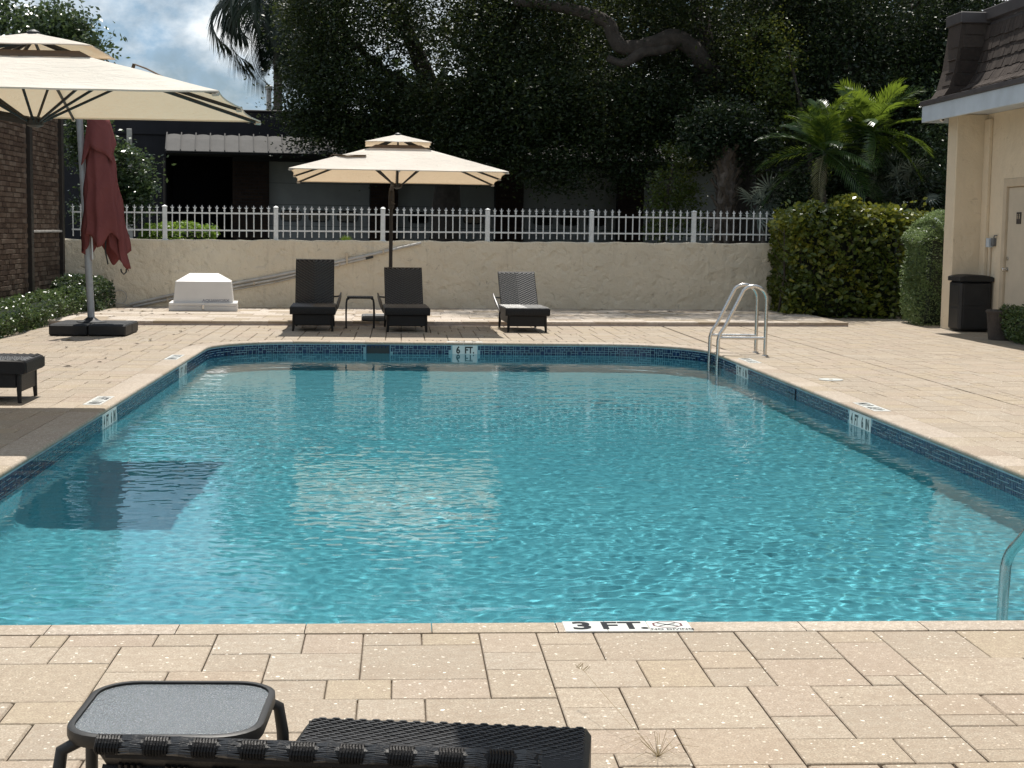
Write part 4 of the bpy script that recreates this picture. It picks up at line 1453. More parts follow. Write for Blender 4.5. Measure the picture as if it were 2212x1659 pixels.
def slab_base(t, x0, x1, y0, y1, h, mat, ncut=4):
    for i in range(2):
        for j in range(2):
            xa, xb = x0 + (x1 - x0) * i / 2 + .003, x0 + (x1 - x0) * (i + 1) / 2 - .003
            ya, yb = y0 + (y1 - y0) * j / 2 + .003, y0 + (y1 - y0) * (j + 1) / 2 - .003
            mb = MB(); mb.bbox(xa, xb, ya, yb, .004, h, .018)
            for q in range(2):
                xx = xa + (xb - xa) * (.3 + .4 * q)
                mb.bbox(xx - .03, xx + .03, ya - .003, ya + .01, .01, .035, .003)
            mb.bbox(xa + .05, xb - .05, ya + .05, yb - .05, h - .002, h + .004, .003)
            mb.build('base_segment', mat, t)

# far parasol
pf = empty('parasol', (-.045, 22.62, 0), R(1.2), 'open cream parasol on a dark pole above the two shaded loungers', 'parasol', 'cream two-tier parasols')
hz = canopy(pf, 1.51, 1.27, 2.79, 2.19, 2.655, 2.565, .315, .27, tiltx=-.040, seed=2)
mb = MB(); mb.tube([(-.085, .62, .13), (-.085, .62, 1.0), (-.08, .60, 2.02)], [.030, .028, .027], 14); o = mb.build('pole', M['bronze'], pf); smooth_angle(o, 60)
mb = MB(); mb.tube([(-.08, .60, 1.72), (-.08, .60, 1.76), (-.08, .60, 1.93), (-.08, .60, 2.04)], [.028, .045, .045, .034], 14)
mb.tube([(-.08, .57, 1.84), (-.08, .50, 1.83), (-.03, .48, 1.80)], .010, 6); mb.build('crank_housing', M['bronze'], pf)
mb = MB(); mb.tube([(-.08, .60, 2.0), (-.07, .40, 2.10), (-.01, .04, 2.02)], [.028, .026, .022], 10); mb.build('arm', M['bronze'], pf)
mb = MB(); mb.tube([(-.085, .62, .063), (-.085, .62, .09), (-.085, .62, .16)], [.12, .10, .038], 16); mb.build('foot', M['darkmetal'], pf)
bs = empty('base', (-.10, .62, .063)); bs.parent = pf
slab_base(bs, -.42, .50, -.32, .42, .072, M['base_grey'])
tie_strap(pf, [canopy.surf(*p) for p in ((-1.0, -.62, .012), (-.93, -.66, .050), (-.84, -.72, .012), (-.72, -.74, .020), (-.60, -.71, .012), (-.46, -.70, .010))], .085)

# near parasol (its side post stands outside the frame on the left)
pn = empty('parasol', (-2.735, 11.88, 0), R(-1.0), 'large open cream parasol filling the upper left corner', 'parasol', 'cream two-tier parasols')
canopy(pn, 1.54, 1.30, 2.84, 2.325, 2.715, 2.625, .335, .335, tiltx=-.008, seed=5)
mb = MB(); mb.tube([(-.05, 0, 2.20), (-.45, .03, 2.27), (-1.0, .05, 2.36), (-1.9, .06, 2.52)], [.034, .036, .038, .045], 10); mb.build('arm', M['darkmetal'], pn)
mb = MB(); mb.tube([(-1.9, .06, .10), (-1.9, .06, 2.75)], .045, 14); mb.build('post', M['polemetal'], pn)
bs = empty('base', (-1.9, .06, 0)); bs.parent = pn
slab_base(bs, -.5, .5, -.5, .5, .15, M['plastic'])
tie_strap(pn, [canopy.surf(*p) for p in ((.74, -.10, .010), (.755, -.10, .065), (.84, -.12, .060), (1.0, -.14, .030), (1.14, -.15, .010))], .11)

# third parasol over the viewer: outside the frame, its shade falls on the closest lounger
po = empty('parasol', (1.66, 3.0, 0), R(-2.5), 'open cream parasol over the closest lounger, only its shade seen', 'parasol', 'cream two-tier parasols')
canopy(po, 1.52, 1.30, 2.86, 2.33, 2.73, 2.63, .335, .335, seed=7)
mb = MB(); mb.tube([(.1, -.9, .1), (.1, -.9, 2.6)], .03, 12); mb.build('pole', M['bronze'], po)
mb = MB(); mb.tube([(.1, -.9, 2.35), (.05, -.4, 2.36), (0, 0, 2.20)], .026, 10); mb.build('arm', M['bronze'], po)
bs = empty('base', (.1, -.9, .003)); bs.parent = po
slab_base(bs, -.4, .4, -.4, .4, .08, M['base_grey'])

# closed maroon parasol hanging from its side post
pr = empty('closed_parasol', (-4.05, 20.57, 0), 0, 'closed maroon parasol hanging limp from a grey side post on a black base', 'parasol')
bs = empty('base', (.035, .03, 0)); bs.parent = pr
slab_base(bs, -.49, .49, -.49, .49, .15, M['plastic'])
mb = MB(); mb.tube([(0, 0, .150), (0, 0, .165), (0, 0, .185), (0, 0, .22)], [.20, .19, .10, .055], 8); mb.build('foot', M['plastic'], pr)
mb = MB(); mb.tube([(0, 0, .2), (-.035, 0, 1.1), (-.085, 0, 2.1), (-.125, 0, 2.95)], [.047, .046, .044, .042], 14); o = mb.build('post', M['polemetal'], pr); smooth_angle(o, 60)
mb = MB(); mb.tube([(-.12, 0, 2.9), (.0, -.03, 2.98), (.12, -.05, 2.90)], .03, 10); mb.build('arm', M['polemetal'], pr)
# folded cloth: pleated column of cloth, each vertical fold running down to its own hem length
def folds():
    mb = MB(); P = []
    n = 72
    rq = random.Random(3)
    lens = [rq.uniform(0, 1) for _ in range(9)]
    for k in range(n):
        a = 2 * pi * k / n
        fold = abs(cos(a * 4.5 + .7 * sin(a * 2))) ** .55
        row = []
        # hem height around the cloth: high in front-left, long at the back and right corner
        hemz = .98 + .28 * (.5 - .5 * cos(a * 4 + 1.2)) - .12 * max(0, cos(a + .5)) - .08 * max(0, sin(a))
        if sin(a) < -.35: hemz += .30 * (-sin(a) - .35)
        for j in range(26):
            q = j / 25
            z = 2.80 + (hemz - 2.80) * q
            rb = .13 + .20 * q ** 1.15
            if q > .25: rb += .0
            rr_ = rb * (1 - .34 * fold * (.35 + .65 * q)) + .012 * sin(7 * q * 3 + a * 3)
            cx_ = .12 + .10 * q
            row.append((cx_ + rr_ * 1.02 * cos(a), -.05 + rr_ * .62 * sin(a), z))
        P.append(row)
    mb.grid(P, closed_u=True)
    return mb
o = folds().build('canopy', M['redcloth'], pr, True)
m = o.modifiers.new('thick', 'SOLIDIFY'); m.thickness = .004; m.offset = -1
# upper vent flap folded over the top
mb = MB(); P = []
for k in range(48):
    a = 2 * pi * k / 48
    fold = .5 + .5 * cos(a * 6 + 1)
    hem = 2.34 + .10 * sin(a * 3 + .4) + .05 * sin(a * 5)
    row = []
    for j in range(8):
        q = j / 7
        z = 2.82 + (hem - 2.82) * q
        r_ = (.13 + .10 * q) * (1 - .22 * fold * q)
        row.append((.135 + r_ * cos(a), -.05 + r_ * .70 * sin(a), z))
    P.append(row)
mb.grid(P, closed_u=True); o = mb.build('vent_flap', M['redcloth'], pr, True)
m = o.modifiers.new('thick', 'SOLIDIFY'); m.thickness = .004; m.offset = -1
mb = MB(); mb.tube([(.06, -.10, 1.9), (.045, -.12, 1.30), (.05, -.12, .98)], .011, 8); mb.build('rib', M['white'], pr)
mb = MB(); mb.tube([(.235, -.08, 1.5), (.21, -.10, 1.10), (.24, -.08, .92)], .010, 8); mb.build('rib', M['darkmetal'], pr)
mb = MB(); mb.tube([(.40, -.05, .86), (.41, -.06, .82), (.44, -.06, .79), (.47, -.06, .82), (.47, -.05, .86)], .010, 6); mb.build('tie_cord', M['letter'], pr)
# long corner of cloth at the right
mb = MB(); P = []
for k in range(9):
    u = k / 8
    P.append([(.22 + .02 * u + .05 * v + (.16 * u) * (.3 + v), -.12 + .10 * u + .015 * sin(u * 9), 1.75 - v * (.60 + .33 * u)) for v in [q / 10 for q in range(11)]])
mb.grid(P); o = mb.build('canopy_corner', M['redcloth'], pr, True)
m = o.modifiers.new('thick', 'SOLIDIFY'); m.thickness = .004

# ------------------------------------------------------------------ pool ladder and stair rail
ld = empty('pool_ladder', (0, 0, 0), 0, 'stainless steel pool ladder with two arched rails at the far right corner', 'ladder')
def arcpts(c, r, a0, a1, n, plane_y):
    return [(c[0] + r * cos(a0 + (a1 - a0) * k / n), plane_y, c[1] + r * sin(a0 + (a1 - a0) * k / n)) for k in range(n + 1)]
xw = 3.745
for y in (17.915, 18.395):
    top = arcpts((4.16, .66), .16, 0, pi * .76, 12, y)
    pts = [(4.32, y, 0.0), (4.32, y, .35)] + top
    lx, lz = top[-1][0], top[-1][2]
    pts += [(3.83, y, .335), (3.775, y, .255), (3.755, y, .18), (3.752, y, -.1), (3.752, y, -.6), (3.752, y, -1.05)]
    mb = MB(); mb.tube(pts, .0215, 14); o = mb.build('rail', M['steel'], ld); smooth_angle(o, 60); o.cycles.is_caustics_receiver = True
    mb = MB(); mb.tube([(3.76, y, .205), (4.32, y, .205)], .019, 12); o = mb.build('brace', M['steel'], ld); smooth_angle(o, 60)
    mb = MB(); mb.cyl((4.32, y, .0), .04, .036, .008, 16); mb.build('escutcheon', M['steel'], ld)
for z in (-.17, -.45, -.73, -1.0):
    mb = MB(); mb.bbox(3.70, 3.80, 17.93, 18.38, z - .012, z + .012, .006); o = mb.build('tread', M['steel'], ld); o.cycles.is_caustics_receiver = True
hr = empty('stair_rail', (0, 0, 0), 0, 'steel handrail rising out of the water at the near right', 'handrail')
pts = [(2.585, 6.3, -1.05), (2.585, 6.3, -.5), (2.588, 6.3, -.1), (2.592, 6.3, .03)]
for k in range(1, 9):
    a = k / 8 * R(52)
    pts.append((2.592 + .02 * k / 8, 6.3 - .13 * (1 - cos(a)) * 1.2, .03 + .13 * sin(a)))
x_, y_, z_ = pts[-1]
pts += [(x_ + .01, y_ - .25, z_ + .19), (x_ + .02, y_ - .62, z_ + .46), (x_ + .02, y_ - .80, z_ + .54), (x_ + .02, y_ - .98, z_ + .50), (x_ + .02, y_ - 1.08, z_ + .36), (x_ + .02, y_ - 1.1, 0)]
mb = MB(); mb.tube(pts, .024, 16); o = mb.build('rail', M['steel'], hr); smooth_angle(o, 60); o.cycles.is_caustics_receiver = True
mb = MB(); mb.cyl((x_ + .02, y_ - 1.1, 0), .042, .036, .008, 16); mb.build('escutcheon', M['steel'], hr)

# ------------------------------------------------------------------ old brick building at the left
bb = empty('brick_building', (0, 0, 0), 0, 'weathered brick building with dark steel columns behind the low hedge at left', 'building')
BXW = -5.66
mb = MB(); mb.box(BXW - 4, BXW - .012, 12, 26.32, -.05, 3.55); mb.build('wall', M['mortar'], bb)
mb = MB(); mb.box(BXW - 4.1, BXW + .10, 11.9, 26.42, 3.552, 3.70); mb.build('roof', M['darkwall'], bb)
for yc in (14.45, 16.9, 19.3, 21.72, 24.10, 26.30):
    mb = MB(); mb.bbox(BXW - .02, BXW + .055, yc - .075, yc + .075, 0, 3.55, .006); mb.build('column', M['bronze'], bb)
mb = MB(); mb.bbox(BXW + .012, BXW + .04, 24.18, 26.22, 1.30, 1.335, .004); mb.build('ledge', M['pvc'], bb)
bl = []
for r_ in range(47):
    z = .02 + r_ * .075
    off = .105 if r_ % 2 else 0
    y = 12.0 + off
    while y < 26.2:
        if not any(abs(y + .1 - yc) < .17 for yc in (14.45, 16.9, 19.3, 21.72, 24.10, 26.30)): bl.append((y, z))
        y += .21
bl.sort(key=lambda p: 0 if (p[0] < 21.75 or p[1] < .38 or p[1] > 3.1) else 1 / p[0], reverse=True)
mb = MB(); mb.bbox(-.005, .012, 0, .198, 0, .064, .004); brick_me = mb.mesh('brick', M['brick'])
rb_ = MB()
for n_, (y, z) in enumerate(bl):
    jx = random.uniform(-.004, .004)
    if n_ < 300:
        o = link('brick', brick_me, bb, (BXW + jx, y, z)); o.rotation_euler = (random.uniform(-.006, .006), random.uniform(-.02, .02), random.uniform(-.02, .02))
    else: rb_.box(BXW - .012, BXW + .010 + jx, y, y + .198, z, z + .064, tint=random.random(), bottom=False)
stuff(rb_.build('bricks', M['brick'], bb))

# ------------------------------------------------------------------ leaves on boxes (hedges)
def box_leaves(x0, x1, y0, y1, z0, ztop, n, size, mat, aspect=.5, rough_=.05, core=.10, updir=.2, round_=.15, name='foliage', parent=None, tintshift=0):
    """leaves scattered in the outer shell of a hedge; ztop is a number or a function of (x, y)"""
    zt = ztop if callable(ztop) else (lambda x, y: ztop)
    u = RNG.random((n, 3)); face = RNG.random(n)
    dx, dy = x1 - x0, y1 - y0
    X = x0 + u[:, 0] * dx; Y = y0 + u[:, 1] * dy
    ZT = np.array([zt(a, b) for a, b in zip(X, Y)])
    Z = z0 + u[:, 2] * (ZT - z0)
    at, as_, af = dx * dy, dy * 1.0, dx * 1.0
    tot = at + 2 * as_ + 2 * af
    f = face * tot
    depth = np.abs(RNG.normal(0, rough_, n))
    m = f < at; Z[m] = ZT[m] - depth[m] + rough_ * .5
    m = (f >= at) & (f < at + as_); X[m] = x0 + depth[m] - rough_ * .5
    m = (f >= at + as_) & (f < at + 2 * as_); X[m] = x1 - depth[m] + rough_ * .5
    m = (f >= at + 2 * as_) & (f < at + 2 * as_ + af); Y[m] = y0 + depth[m] - rough_ * .5
    m = (f >= at + 2 * as_ + af); Y[m] = y1 - depth[m] + rough_ * .5
    # rounding of the upper edges
    ex = np.minimum(X - x0, x1 - X); ey = np.minimum(Y - y0, y1 - Y); e = np.minimum(ex, ey)
    lim = ZT - np.maximum(0, round_ - e) ** 2 / max(round_, 1e-3) * 1.0
    Z = np.minimum(Z, lim + RNG.normal(0, rough_ * .4, n))
    lump = .06 * np.sin(X * 5 + Y * 3) * np.sin(Z * 6 + X * 2) + .03 * np.sin(X * 13 + Z * 11)
    C = np.stack([X + lump, Y + lump, Z + lump * .6], 1)
    V, F = leaves_arrays(C, size, aspect, updir)
    t = np.clip(RNG.normal(.45, .25, n) + .25 * np.sin(X * 3.1 + Z * 4) + tintshift, 0, 1)
    me = np_mesh(name, V, F, mat, t)
    return link(name, me, parent)
def hedge_core(x0, x1, y0, y1, z0, z1, parent, mat=None):
    mb = MB(); mb.bbox(x0, x1, y0, y1, z0, z1, .06); return mb.build('dark_core', mat or M['darkleaf'], parent)  # dark box added inside the leaves to block the view, not stems

h1 = empty('low_hedge', (0, 0, 0), 0, 'low glossy leaved hedge along the foot of the brick building', 'hedge')
hedge_core(-5.45, -5.06, 16.0, 25.7, 0, .27, h1)
box_leaves(-5.56, -4.97, 15.8, 25.9, .0, lambda x, y: .36 + .02 * (y - 20) + .03 * sin(y * 4), 15000, .055, M['hedgeleaf'], .5, .05, parent=h1)
h1b = empty('corner_shrub', (0, 0, 0), 0, 'darker taller shrub filling the corner behind the maroon parasol post', 'shrub')
hedge_core(-5.4, -4.95, 25.0, 26.0, 0, .45, h1b)
box_leaves(-5.5, -4.80, 24.8, 26.1, .0, .60, 4200, .06, M['ficus'], .5, .06, parent=h1b, tintshift=-.15)

h2 = empty('clipped_hedge', (0, 0, 0), 0, 'tall clipped fine leaved hedge beside the corner of the yellow building', 'hedge')
hedge_core(8.50, 9.9, 24.35, 25.0, 0, 1.62, h2)
box_leaves(8.36, 10.0, 24.15, 25.2, .0, 1.83, 34000, .05, M['clip'], .28, .05, round_=.4, parent=h2)

h3 = empty('round_leaf_hedge', (0, 0, 0), 0, 'big hedge of round yellow green leaves at the right end of the wall', 'hedge')
hedge_core(7.0, 8.7, 26.5, 27.4, 0, 1.75, h3)
box_leaves(6.72, 9.15, 26.15, 27.7, .0, lambda x, y: 1.90 + .10 * sin(x * 3.3 + 1) + .07 * sin(x * 9) + .05 * sin(x * 17), 17000, .095, M['clusia'], .62, .10, round_=.2, parent=h3)
mb = MB()
lf = [(-.05, 0, 0), (-.02, .026, .006), (.025, .034, .008), (.052, .018, .002), (.056, 0, -.004), (.052, -.018, .002), (.025, -.034, .008), (-.02, -.026, .006), (0, 0, -.004), (.03, 0, -.005)]
mb.add(lf, [(0, 8, 1), (8, 9, 2, 1), (9, 4, 3, 2), (0, 7, 8), (8, 7, 6, 9), (9, 6, 5, 4)], tint=.5)
lm = []
for tv in (.2, .45, .7, 1.0):
    mb.t = [tv] * len(mb.f); lm.append(mb.mesh('leaf', M['clusia']))
for k in range(300):
    o = link('leaf', lm[random.choices(range(4), [3, 4, 2, .8])[0]], h3, (random.uniform(6.72, 8.9), random.uniform(25.98, 26.12), random.uniform(.15, 1.98)))
    o.rotation_euler = (random.uniform(.3, 1.6), random.uniform(-.8, .8), random.uniform(0, 6.28)); s_ = random.uniform(.85, 1.25); o.scale = (s_, s_, s_)
mb = MB()
for k in range(9):
    x = 6.7 + k * .25; mb.tube([(x, 26.9, 0), (x + random.uniform(-.1, .1), 26.5, .7), (x + random.uniform(-.2, .1), 26.2, 1.5)], [.025, .018, .008], 6)
for k in range(5):
    z = .35 + k * .25; mb.tube([(6.75, 26.4, z), (6.55, 26.2, z + .12), (6.40, 26.1, z + .22 + .1 * (k % 2))], [.008, .006, .003], 5)
mb.build('branches', M['bark'], h3)

h4 = empty('planter_bush', (0, 0, 0), 0, 'small leafy bush in a brown planter by the door of the yellow building', 'planter')
mb = MB(); mb.tube([(8.42, 21.0, 0), (8.42, 21.0, .02), (8.42, 21.0, .36), (8.42, 21.0, .40), (8.42, 21.0, .42)], [.17, .175, .205, .225, .215], 20); o = mb.build('pot', M['bark'], h4); smooth_angle(o, 50)
box_leaves(8.36, 8.88, 18.9, 20.98, .03, lambda x, y: .50 + .03 * sin(y * 7), 9000, .045, M['hedgeleaf'], .45, .05, round_=.1, parent=h4)
hedge_core(8.45, 8.8, 19.0, 20.8, .0, .40, h4)

# ------------------------------------------------------------------ yellow building at the right
hs = empty('yellow_building', (0, 0, 0), 0, 'yellow stucco building with pale blue fascia and brown shingle mansard roof at right', 'building')
HX = 8.95
def wall_with_hole():
    mb = MB()
    mb.box(HX, HX + 3, 4, 21.43, -.05, 3.3); mb.box(HX, HX + 3, 22.37, 23.2, -.05, 3.3); mb.box(HX, HX + 3, 21.432, 22.368, 2.20, 3.298)
    return mb.build('wall', M['house'], hs)
wall_with_hole()
mb = MB(); mb.bbox(8.47, 12, 23.204, 23.60, -.05, 3.3, .012); mb.build('corner_pier', M['house'], hs)
mb = MB(); mb.bbox(HX - .055, HX - .002, 22.99, 23.20, -.02, 3.22, .006); mb.build('pilaster_trim', M['house'], hs)
d_ = MB(); d_.bbox(HX + .03, HX + .075, 21.46, 22.34, .02, 2.17, .006); door = d_.build('door', M['housewhite'], hs)
mb = MB(); mb.bbox(HX - .012, HX + .09, 22.342, 22.46, 0, 2.30, .006); mb.bbox(HX - .012, HX + .09, 21.32, 21.458, 0, 2.30, .006); mb.bbox(HX - .012, HX + .09, 21.46, 22.34, 2.175, 2.30, .006); mb.build('door_frame', M['trim'], hs)
mb = MB(); mb.tube([(HX + .03, 22.27, .96), (HX - .005, 22.27, .96)], .014, 8); mb.tube([(HX - .005, 22.27, .96), (HX - .02, 22.27, .96), (HX - .045, 22.27, .96), (HX - .055, 22.27, .96)], [.02, .031, .030, .015], 14); mb.tube([(HX + .03, 22.27, .96), (HX + .022, 22.27, .96)], .036, 14); mb.build('knob', M['steel'], door)
mb = MB(); mb.tube([(HX + .03, 22.27, 1.12), (HX + .008, 22.27, 1.12)], [.032, .028], 14); mb.build('deadbolt', M['steel'], door)
mb = MB(); mb.bbox(HX + .018, HX + .03, 21.84, 22.00, 1.63, 1.80, .003); pl_ = mb.build('plaque', M['bark'], door)
for k, (yy_, zz_) in enumerate(((21.96, 1.745), (21.885, 1.745))):   # two little raised figures and lines
    mb = MB(); mb.cyl((0, 0, 0), .010, .010, .003, 8); o = mb.build('plaque_figure', M['trim'], door); o.matrix_local = Matrix.Translation((HX + .018, yy_, zz_ + .018)) @ Matrix.Rotation(-pi / 2, 4, 'Y')
    mb = MB(); mb.box(HX + .014, HX + .0178, yy_ - .008, yy_ + .008, zz_ - .04, zz_ + .004); mb.build('plaque_figure', M['trim'], door)
mb = MB(); mb.bbox(HX - .075, HX - .002, 22.78, 22.90, 1.28, 1.42, .006); mb.build('meter_box', M['fascia'], hs)
mb = MB(); mb.bbox(HX - .05, HX - .002, 22.66, 22.76, 1.30, 1.42, .005); mb.tube([(HX - .03, 22.70, 1.42), (HX - .03, 22.68, 1.46), (HX - .03, 22.58, 1.46)], .009, 6); mb.build('junction_box', M['base_grey'], hs)
mb = MB(); mb.tube([(HX - .018, 22.84, 1.28), (HX - .018, 22.84, .0)], .012, 8); mb.build('conduit', M['trim'], hs)
# soffit, fascia, roof
mb = MB(); mb.box(8.13, 12, 4, 23.66, 3.302, 3.34); mb.build('soffit', M['fascia'], hs)
mb = MB(); mb.bbox(8.085, 8.128, 4, 23.72, 3.19, 3.44, .004); mb.bbox(8.129, 12, 23.68, 23.72, 3.19, 3.44, .004); mb.build('fascia', M['fascia'], hs)
mb = MB(); mb.bbox(8.05, 8.40, 4, 23.76, 3.443, 3.515, .006); mb.bbox(8.402, 12, 23.2, 23.76, 3.443, 3.515, .006); mb.build('drip_edge', M['capmetal'], hs)
RP = [(8.07, 3.525), (8.32, 3.575), (8.52, 3.70), (8.64, 3.90), (8.70, 4.15), (8.745, 4.42), (8.78, 4.66)]
mb = MB(); mb.grid([[(x + .03, y, z - .012) for x, z in RP] for y in (4, 23.0)]); mb.build('roof_deck', M['capmetal'], hs)
rlen = [0]
for a, b in zip(RP[:-1], RP[1:]): rlen.append(rlen[-1] + math.dist(a, b))
def rp_at(s_):
    s_ = min(s_, rlen[-1] - 1e-6)
    k = max(0, bisect.bisect_right(rlen, s_) - 1); t_ = (s_ - rlen[k]) / (rlen[k + 1] - rlen[k])
    return RP[k][0] + (RP[k + 1][0] - RP[k][0]) * t_, RP[k][1] + (RP[k + 1][1] - RP[k][1]) * t_
sh_rest = MB(); n_sh = 0
rr = random.Random(9)
for c_ in range(8):
    s0_ = c_ * .175
    y = 22.98
    while y > 4.1:
        w = rr.uniform(.11, .17)
        lift = rr.uniform(.016, .026); jag = rr.uniform(-.018, .012)
        a, b, m = rp_at(max(0, s0_ + jag)), rp_at(min(s0_ + .20, rlen[-1])), rp_at(s0_ + .10)
        vs = []
        for yy_ in (y, y - w + .008):
            vs += [(a[0] - lift, yy_, a[1]), (a[0], yy_, a[1] - .008), (m[0] - lift * .7, yy_, m[1]), (m[0] + .004, yy_, m[1] - .004), (b[0] - .003, yy_, b[1]), (b[0] + .004, yy_, b[1])]
        fs = [(0, 6, 8, 2), (2, 8, 10, 4), (0, 1, 7, 6), (0, 2, 3, 1), (2, 4, 5, 3), (6, 7, 9, 8), (8, 9, 11, 10)]
        if y > 20.4 and n_sh < 290:
            q = MB(); q.add(vs, fs, tint=0); q.build('shingle', M['shingle'], hs); n_sh += 1
        else: sh_rest.add(vs, fs, tint=rr.random())
        y -= w
stuff(sh_rest.build('shingles', M['shingle'], hs))
mb = MB(); mb.bbox(8.73, 8.86, 4, 23.05, 4.665, 4.84, .01); mb.build('roof_cap', M['capmetal'], hs)
# boxed end of the mansard
mb = MB()
P = [(8.13, 3.52), (8.22, 3.66), (8.30, 3.95), (8.345, 4.3), (8.38, 4.62)]
mb.grid([[(x, y, z) for x, z in P] for y in (22.95, 23.50)])
mb.add([(x, 22.95, z) for x, z in P] + [(9.3, 22.95, 4.62), (9.3, 22.95, 3.52)], [tuple(range(6, -1, -1))])
mb.add([(x, 23.50, z) for x, z in P] + [(9.3, 23.50, 4.62), (9.3, 23.50, 3.52)], [tuple(range(7))])
mb.build('mansard_end', M['shingle'], hs)
for k in range(5):
    z0_ = 3.70 + k * .19
    x_ = 8.24 + k * .035
    mb = MB(); mb.bbox(x_ - .018, x_ + .05, 22.97, 23.26, z0_, z0_ + .012, .003); mb.bbox(x_ + .06, 8.86, 22.938, 22.948, z0_, z0_ + .175, .003); mb.build('shingle', M['shingle'], hs)
mb = MB(); mb.bbox(8.345, 9.3, 22.90, 23.55, 4.622, 4.79, .012); mb.build('parapet_cap', M['capmetal'], hs)
mb = MB(); mb.box(8.9, 12, 4, 23.5, 4.3, 4.6); mb.build('flat_roof', M['capmetal'], hs)
t = empty('security_camera', (8.33, 23.50, 3.30), 0, 'small white dome camera under the corner of the eave', 'camera')
mb = MB(); mb.tube([(0, 0, 0), (0, 0, -.03)], [.045, .05], 14); mb.build('mount', M['boxwhite'], t)
mb = MB(); mb.tube([(0, 0, -.03), (0, 0, -.06), (0, -.005, -.085), (0, -.01, -.1)], [.05, .05, .036, .01], 14); mb.build('dome', M['boxwhite'], t)
mb = MB(); mb.tube([(0, -.04, -.07), (0, -.058, -.075)], [.02, .018], 10); mb.build('lens', M['letter'], t)
# litter bin
t = empty('litter_bin', (8.675, 22.92, 0), 0, 'square black litter bin with domed lid standing against the yellow building', 'litter bin')
mb = MB(); mb.bbox(-.245, .245, -.245, .245, .02, .76, .03); mb.build('body', M['plastic'], t)
for sx in (-1, 1):
    mb = MB(); mb.bbox(sx * .245 - .006, sx * .245 + .006, -.19, .19, .06, .36, .005); mb.bbox(sx * .245 - .006, sx * .245 + .006, -.19, .19, .40, .71, .005); mb.build('side_panel', M['plastic'], t)
mb = MB(); mb.bbox(-.19, .19, -.251, -.239, .06, .36, .005); mb.bbox(-.19, .19, -.251, -.239, .40, .71, .005); mb.build('front_panel', M['plastic'], t)
mb = MB(); P = []
for k in range(13):
    x = -.262 + .524 * k / 12; z = .80 + .065 * math.sqrt(max(0, 1 - (x / .30) ** 2)) 
    P.append([(x, -.262, .765), (x, -.262, z - .012), (x, -.24, z), (x, .24, z), (x, .262, z - .012), (x, .262, .765)])
mb.grid(P); mb.add(P[0], [(0, 1, 2, 3, 4, 5)]); mb.add(P[-1], [(5, 4, 3, 2, 1, 0)]); o = mb.build('lid', M['plastic'], t); smooth_angle(o, 40)
mb = MB(); mb.box(-.17, .17, -.2635, -.2625, .772, .83); mb.build('flap', M['letter'], t)

# ------------------------------------------------------------------ garages behind the wall
ga = empty('garage_block', (0, 38.0, 1.0), math.atan(.105), 'shaded garage block with grey doors under a metal awning behind the fence', 'garage')
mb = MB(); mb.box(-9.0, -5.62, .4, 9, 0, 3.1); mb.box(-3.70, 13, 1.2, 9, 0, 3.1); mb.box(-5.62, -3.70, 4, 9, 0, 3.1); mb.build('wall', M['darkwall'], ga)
mb = MB(); mb.bbox(-7.5, 12.8, .35, .60, 2.60, 3.20, .01); mb.box(-7.5, 12.8, .60, 9, 2.58, 2.70); mb.build('parapet', M['darkwall'], ga)
mb = MB(); mb.bbox(-7.5, 12.8, .31, .62, 3.204, 3.245, .006); mb.build('parapet_coping', M['capmetal'], ga)
piers = [(-4.05, -3.17), (-.685, .0), (2.46, 3.17), (5.63, 6.30), (8.8, 9.5)]
for k, (a, b) in enumerate([(-6.35, -5.62)] + piers):
    mb = MB(); hh = 2.55 if k == 0 else 2.05
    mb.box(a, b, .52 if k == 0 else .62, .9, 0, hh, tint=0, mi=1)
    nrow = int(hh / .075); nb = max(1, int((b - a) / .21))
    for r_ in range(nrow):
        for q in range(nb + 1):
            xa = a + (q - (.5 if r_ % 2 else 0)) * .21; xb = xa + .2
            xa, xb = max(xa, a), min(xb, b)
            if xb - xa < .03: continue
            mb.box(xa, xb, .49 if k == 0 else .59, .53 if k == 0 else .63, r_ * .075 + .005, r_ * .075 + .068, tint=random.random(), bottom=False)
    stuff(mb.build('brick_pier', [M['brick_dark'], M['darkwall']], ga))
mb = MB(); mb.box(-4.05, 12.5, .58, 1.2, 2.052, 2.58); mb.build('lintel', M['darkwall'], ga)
for (a, b) in ((-3.17, -.685), (0, 2.46), (3.17, 5.63), (6.30, 8.80)):
    dr = empty('garage_door', ((a + b) / 2, .80, 0)); dr.parent = ga
    w = (b - a) / 2 - .01
    n = 22
    for k in range(4):
        mb = MB()
        z0_, z1_ = -.05 + k * .525, -.05 + (k + 1) * .525 - .008
        for q in range(6):
            za, zb = z0_ + (z1_ - z0_) * q / 6, z0_ + (z1_ - z0_) * (q + 1) / 6 - .012
            mb.box(-w, w, -.012, .02, za, zb)
        mb.box(-w, w, .0, .03, z0_, z1_)
        mb.build('section', M['garage_door'], dr)
    for xc in (-w + .53, -w + 1.22, -w + 1.92):
        ring = []; inn = []
        for k in range(24):
            an = 2 * pi * k / 24
            ex = np.sign(cos(an)) * abs(cos(an)) ** .55; ez = np.sign(sin(an)) * abs(sin(an)) ** .55
            ring.append((xc + .265 * ex, -.030, .72 + .145 * ez)); inn.append((xc + .235 * ex, -.022, .72 + .115 * ez))
        mb = MB(); mb.add(ring + inn, [(k, (k + 1) % 24, (k + 1) % 24 + 24, k + 24) for k in range(24)]); 
        back_ = [(x, -.012, z) for x, y, z in ring]; mb.add(ring + back_, [(k, k + 24, (k + 1) % 24 + 24, (k + 1) % 24) for k in range(24)])
        mb.add(inn, [tuple(range(24))], mi=1)
        mb.build('window', [M['letter'], M['glass_dark']], dr)
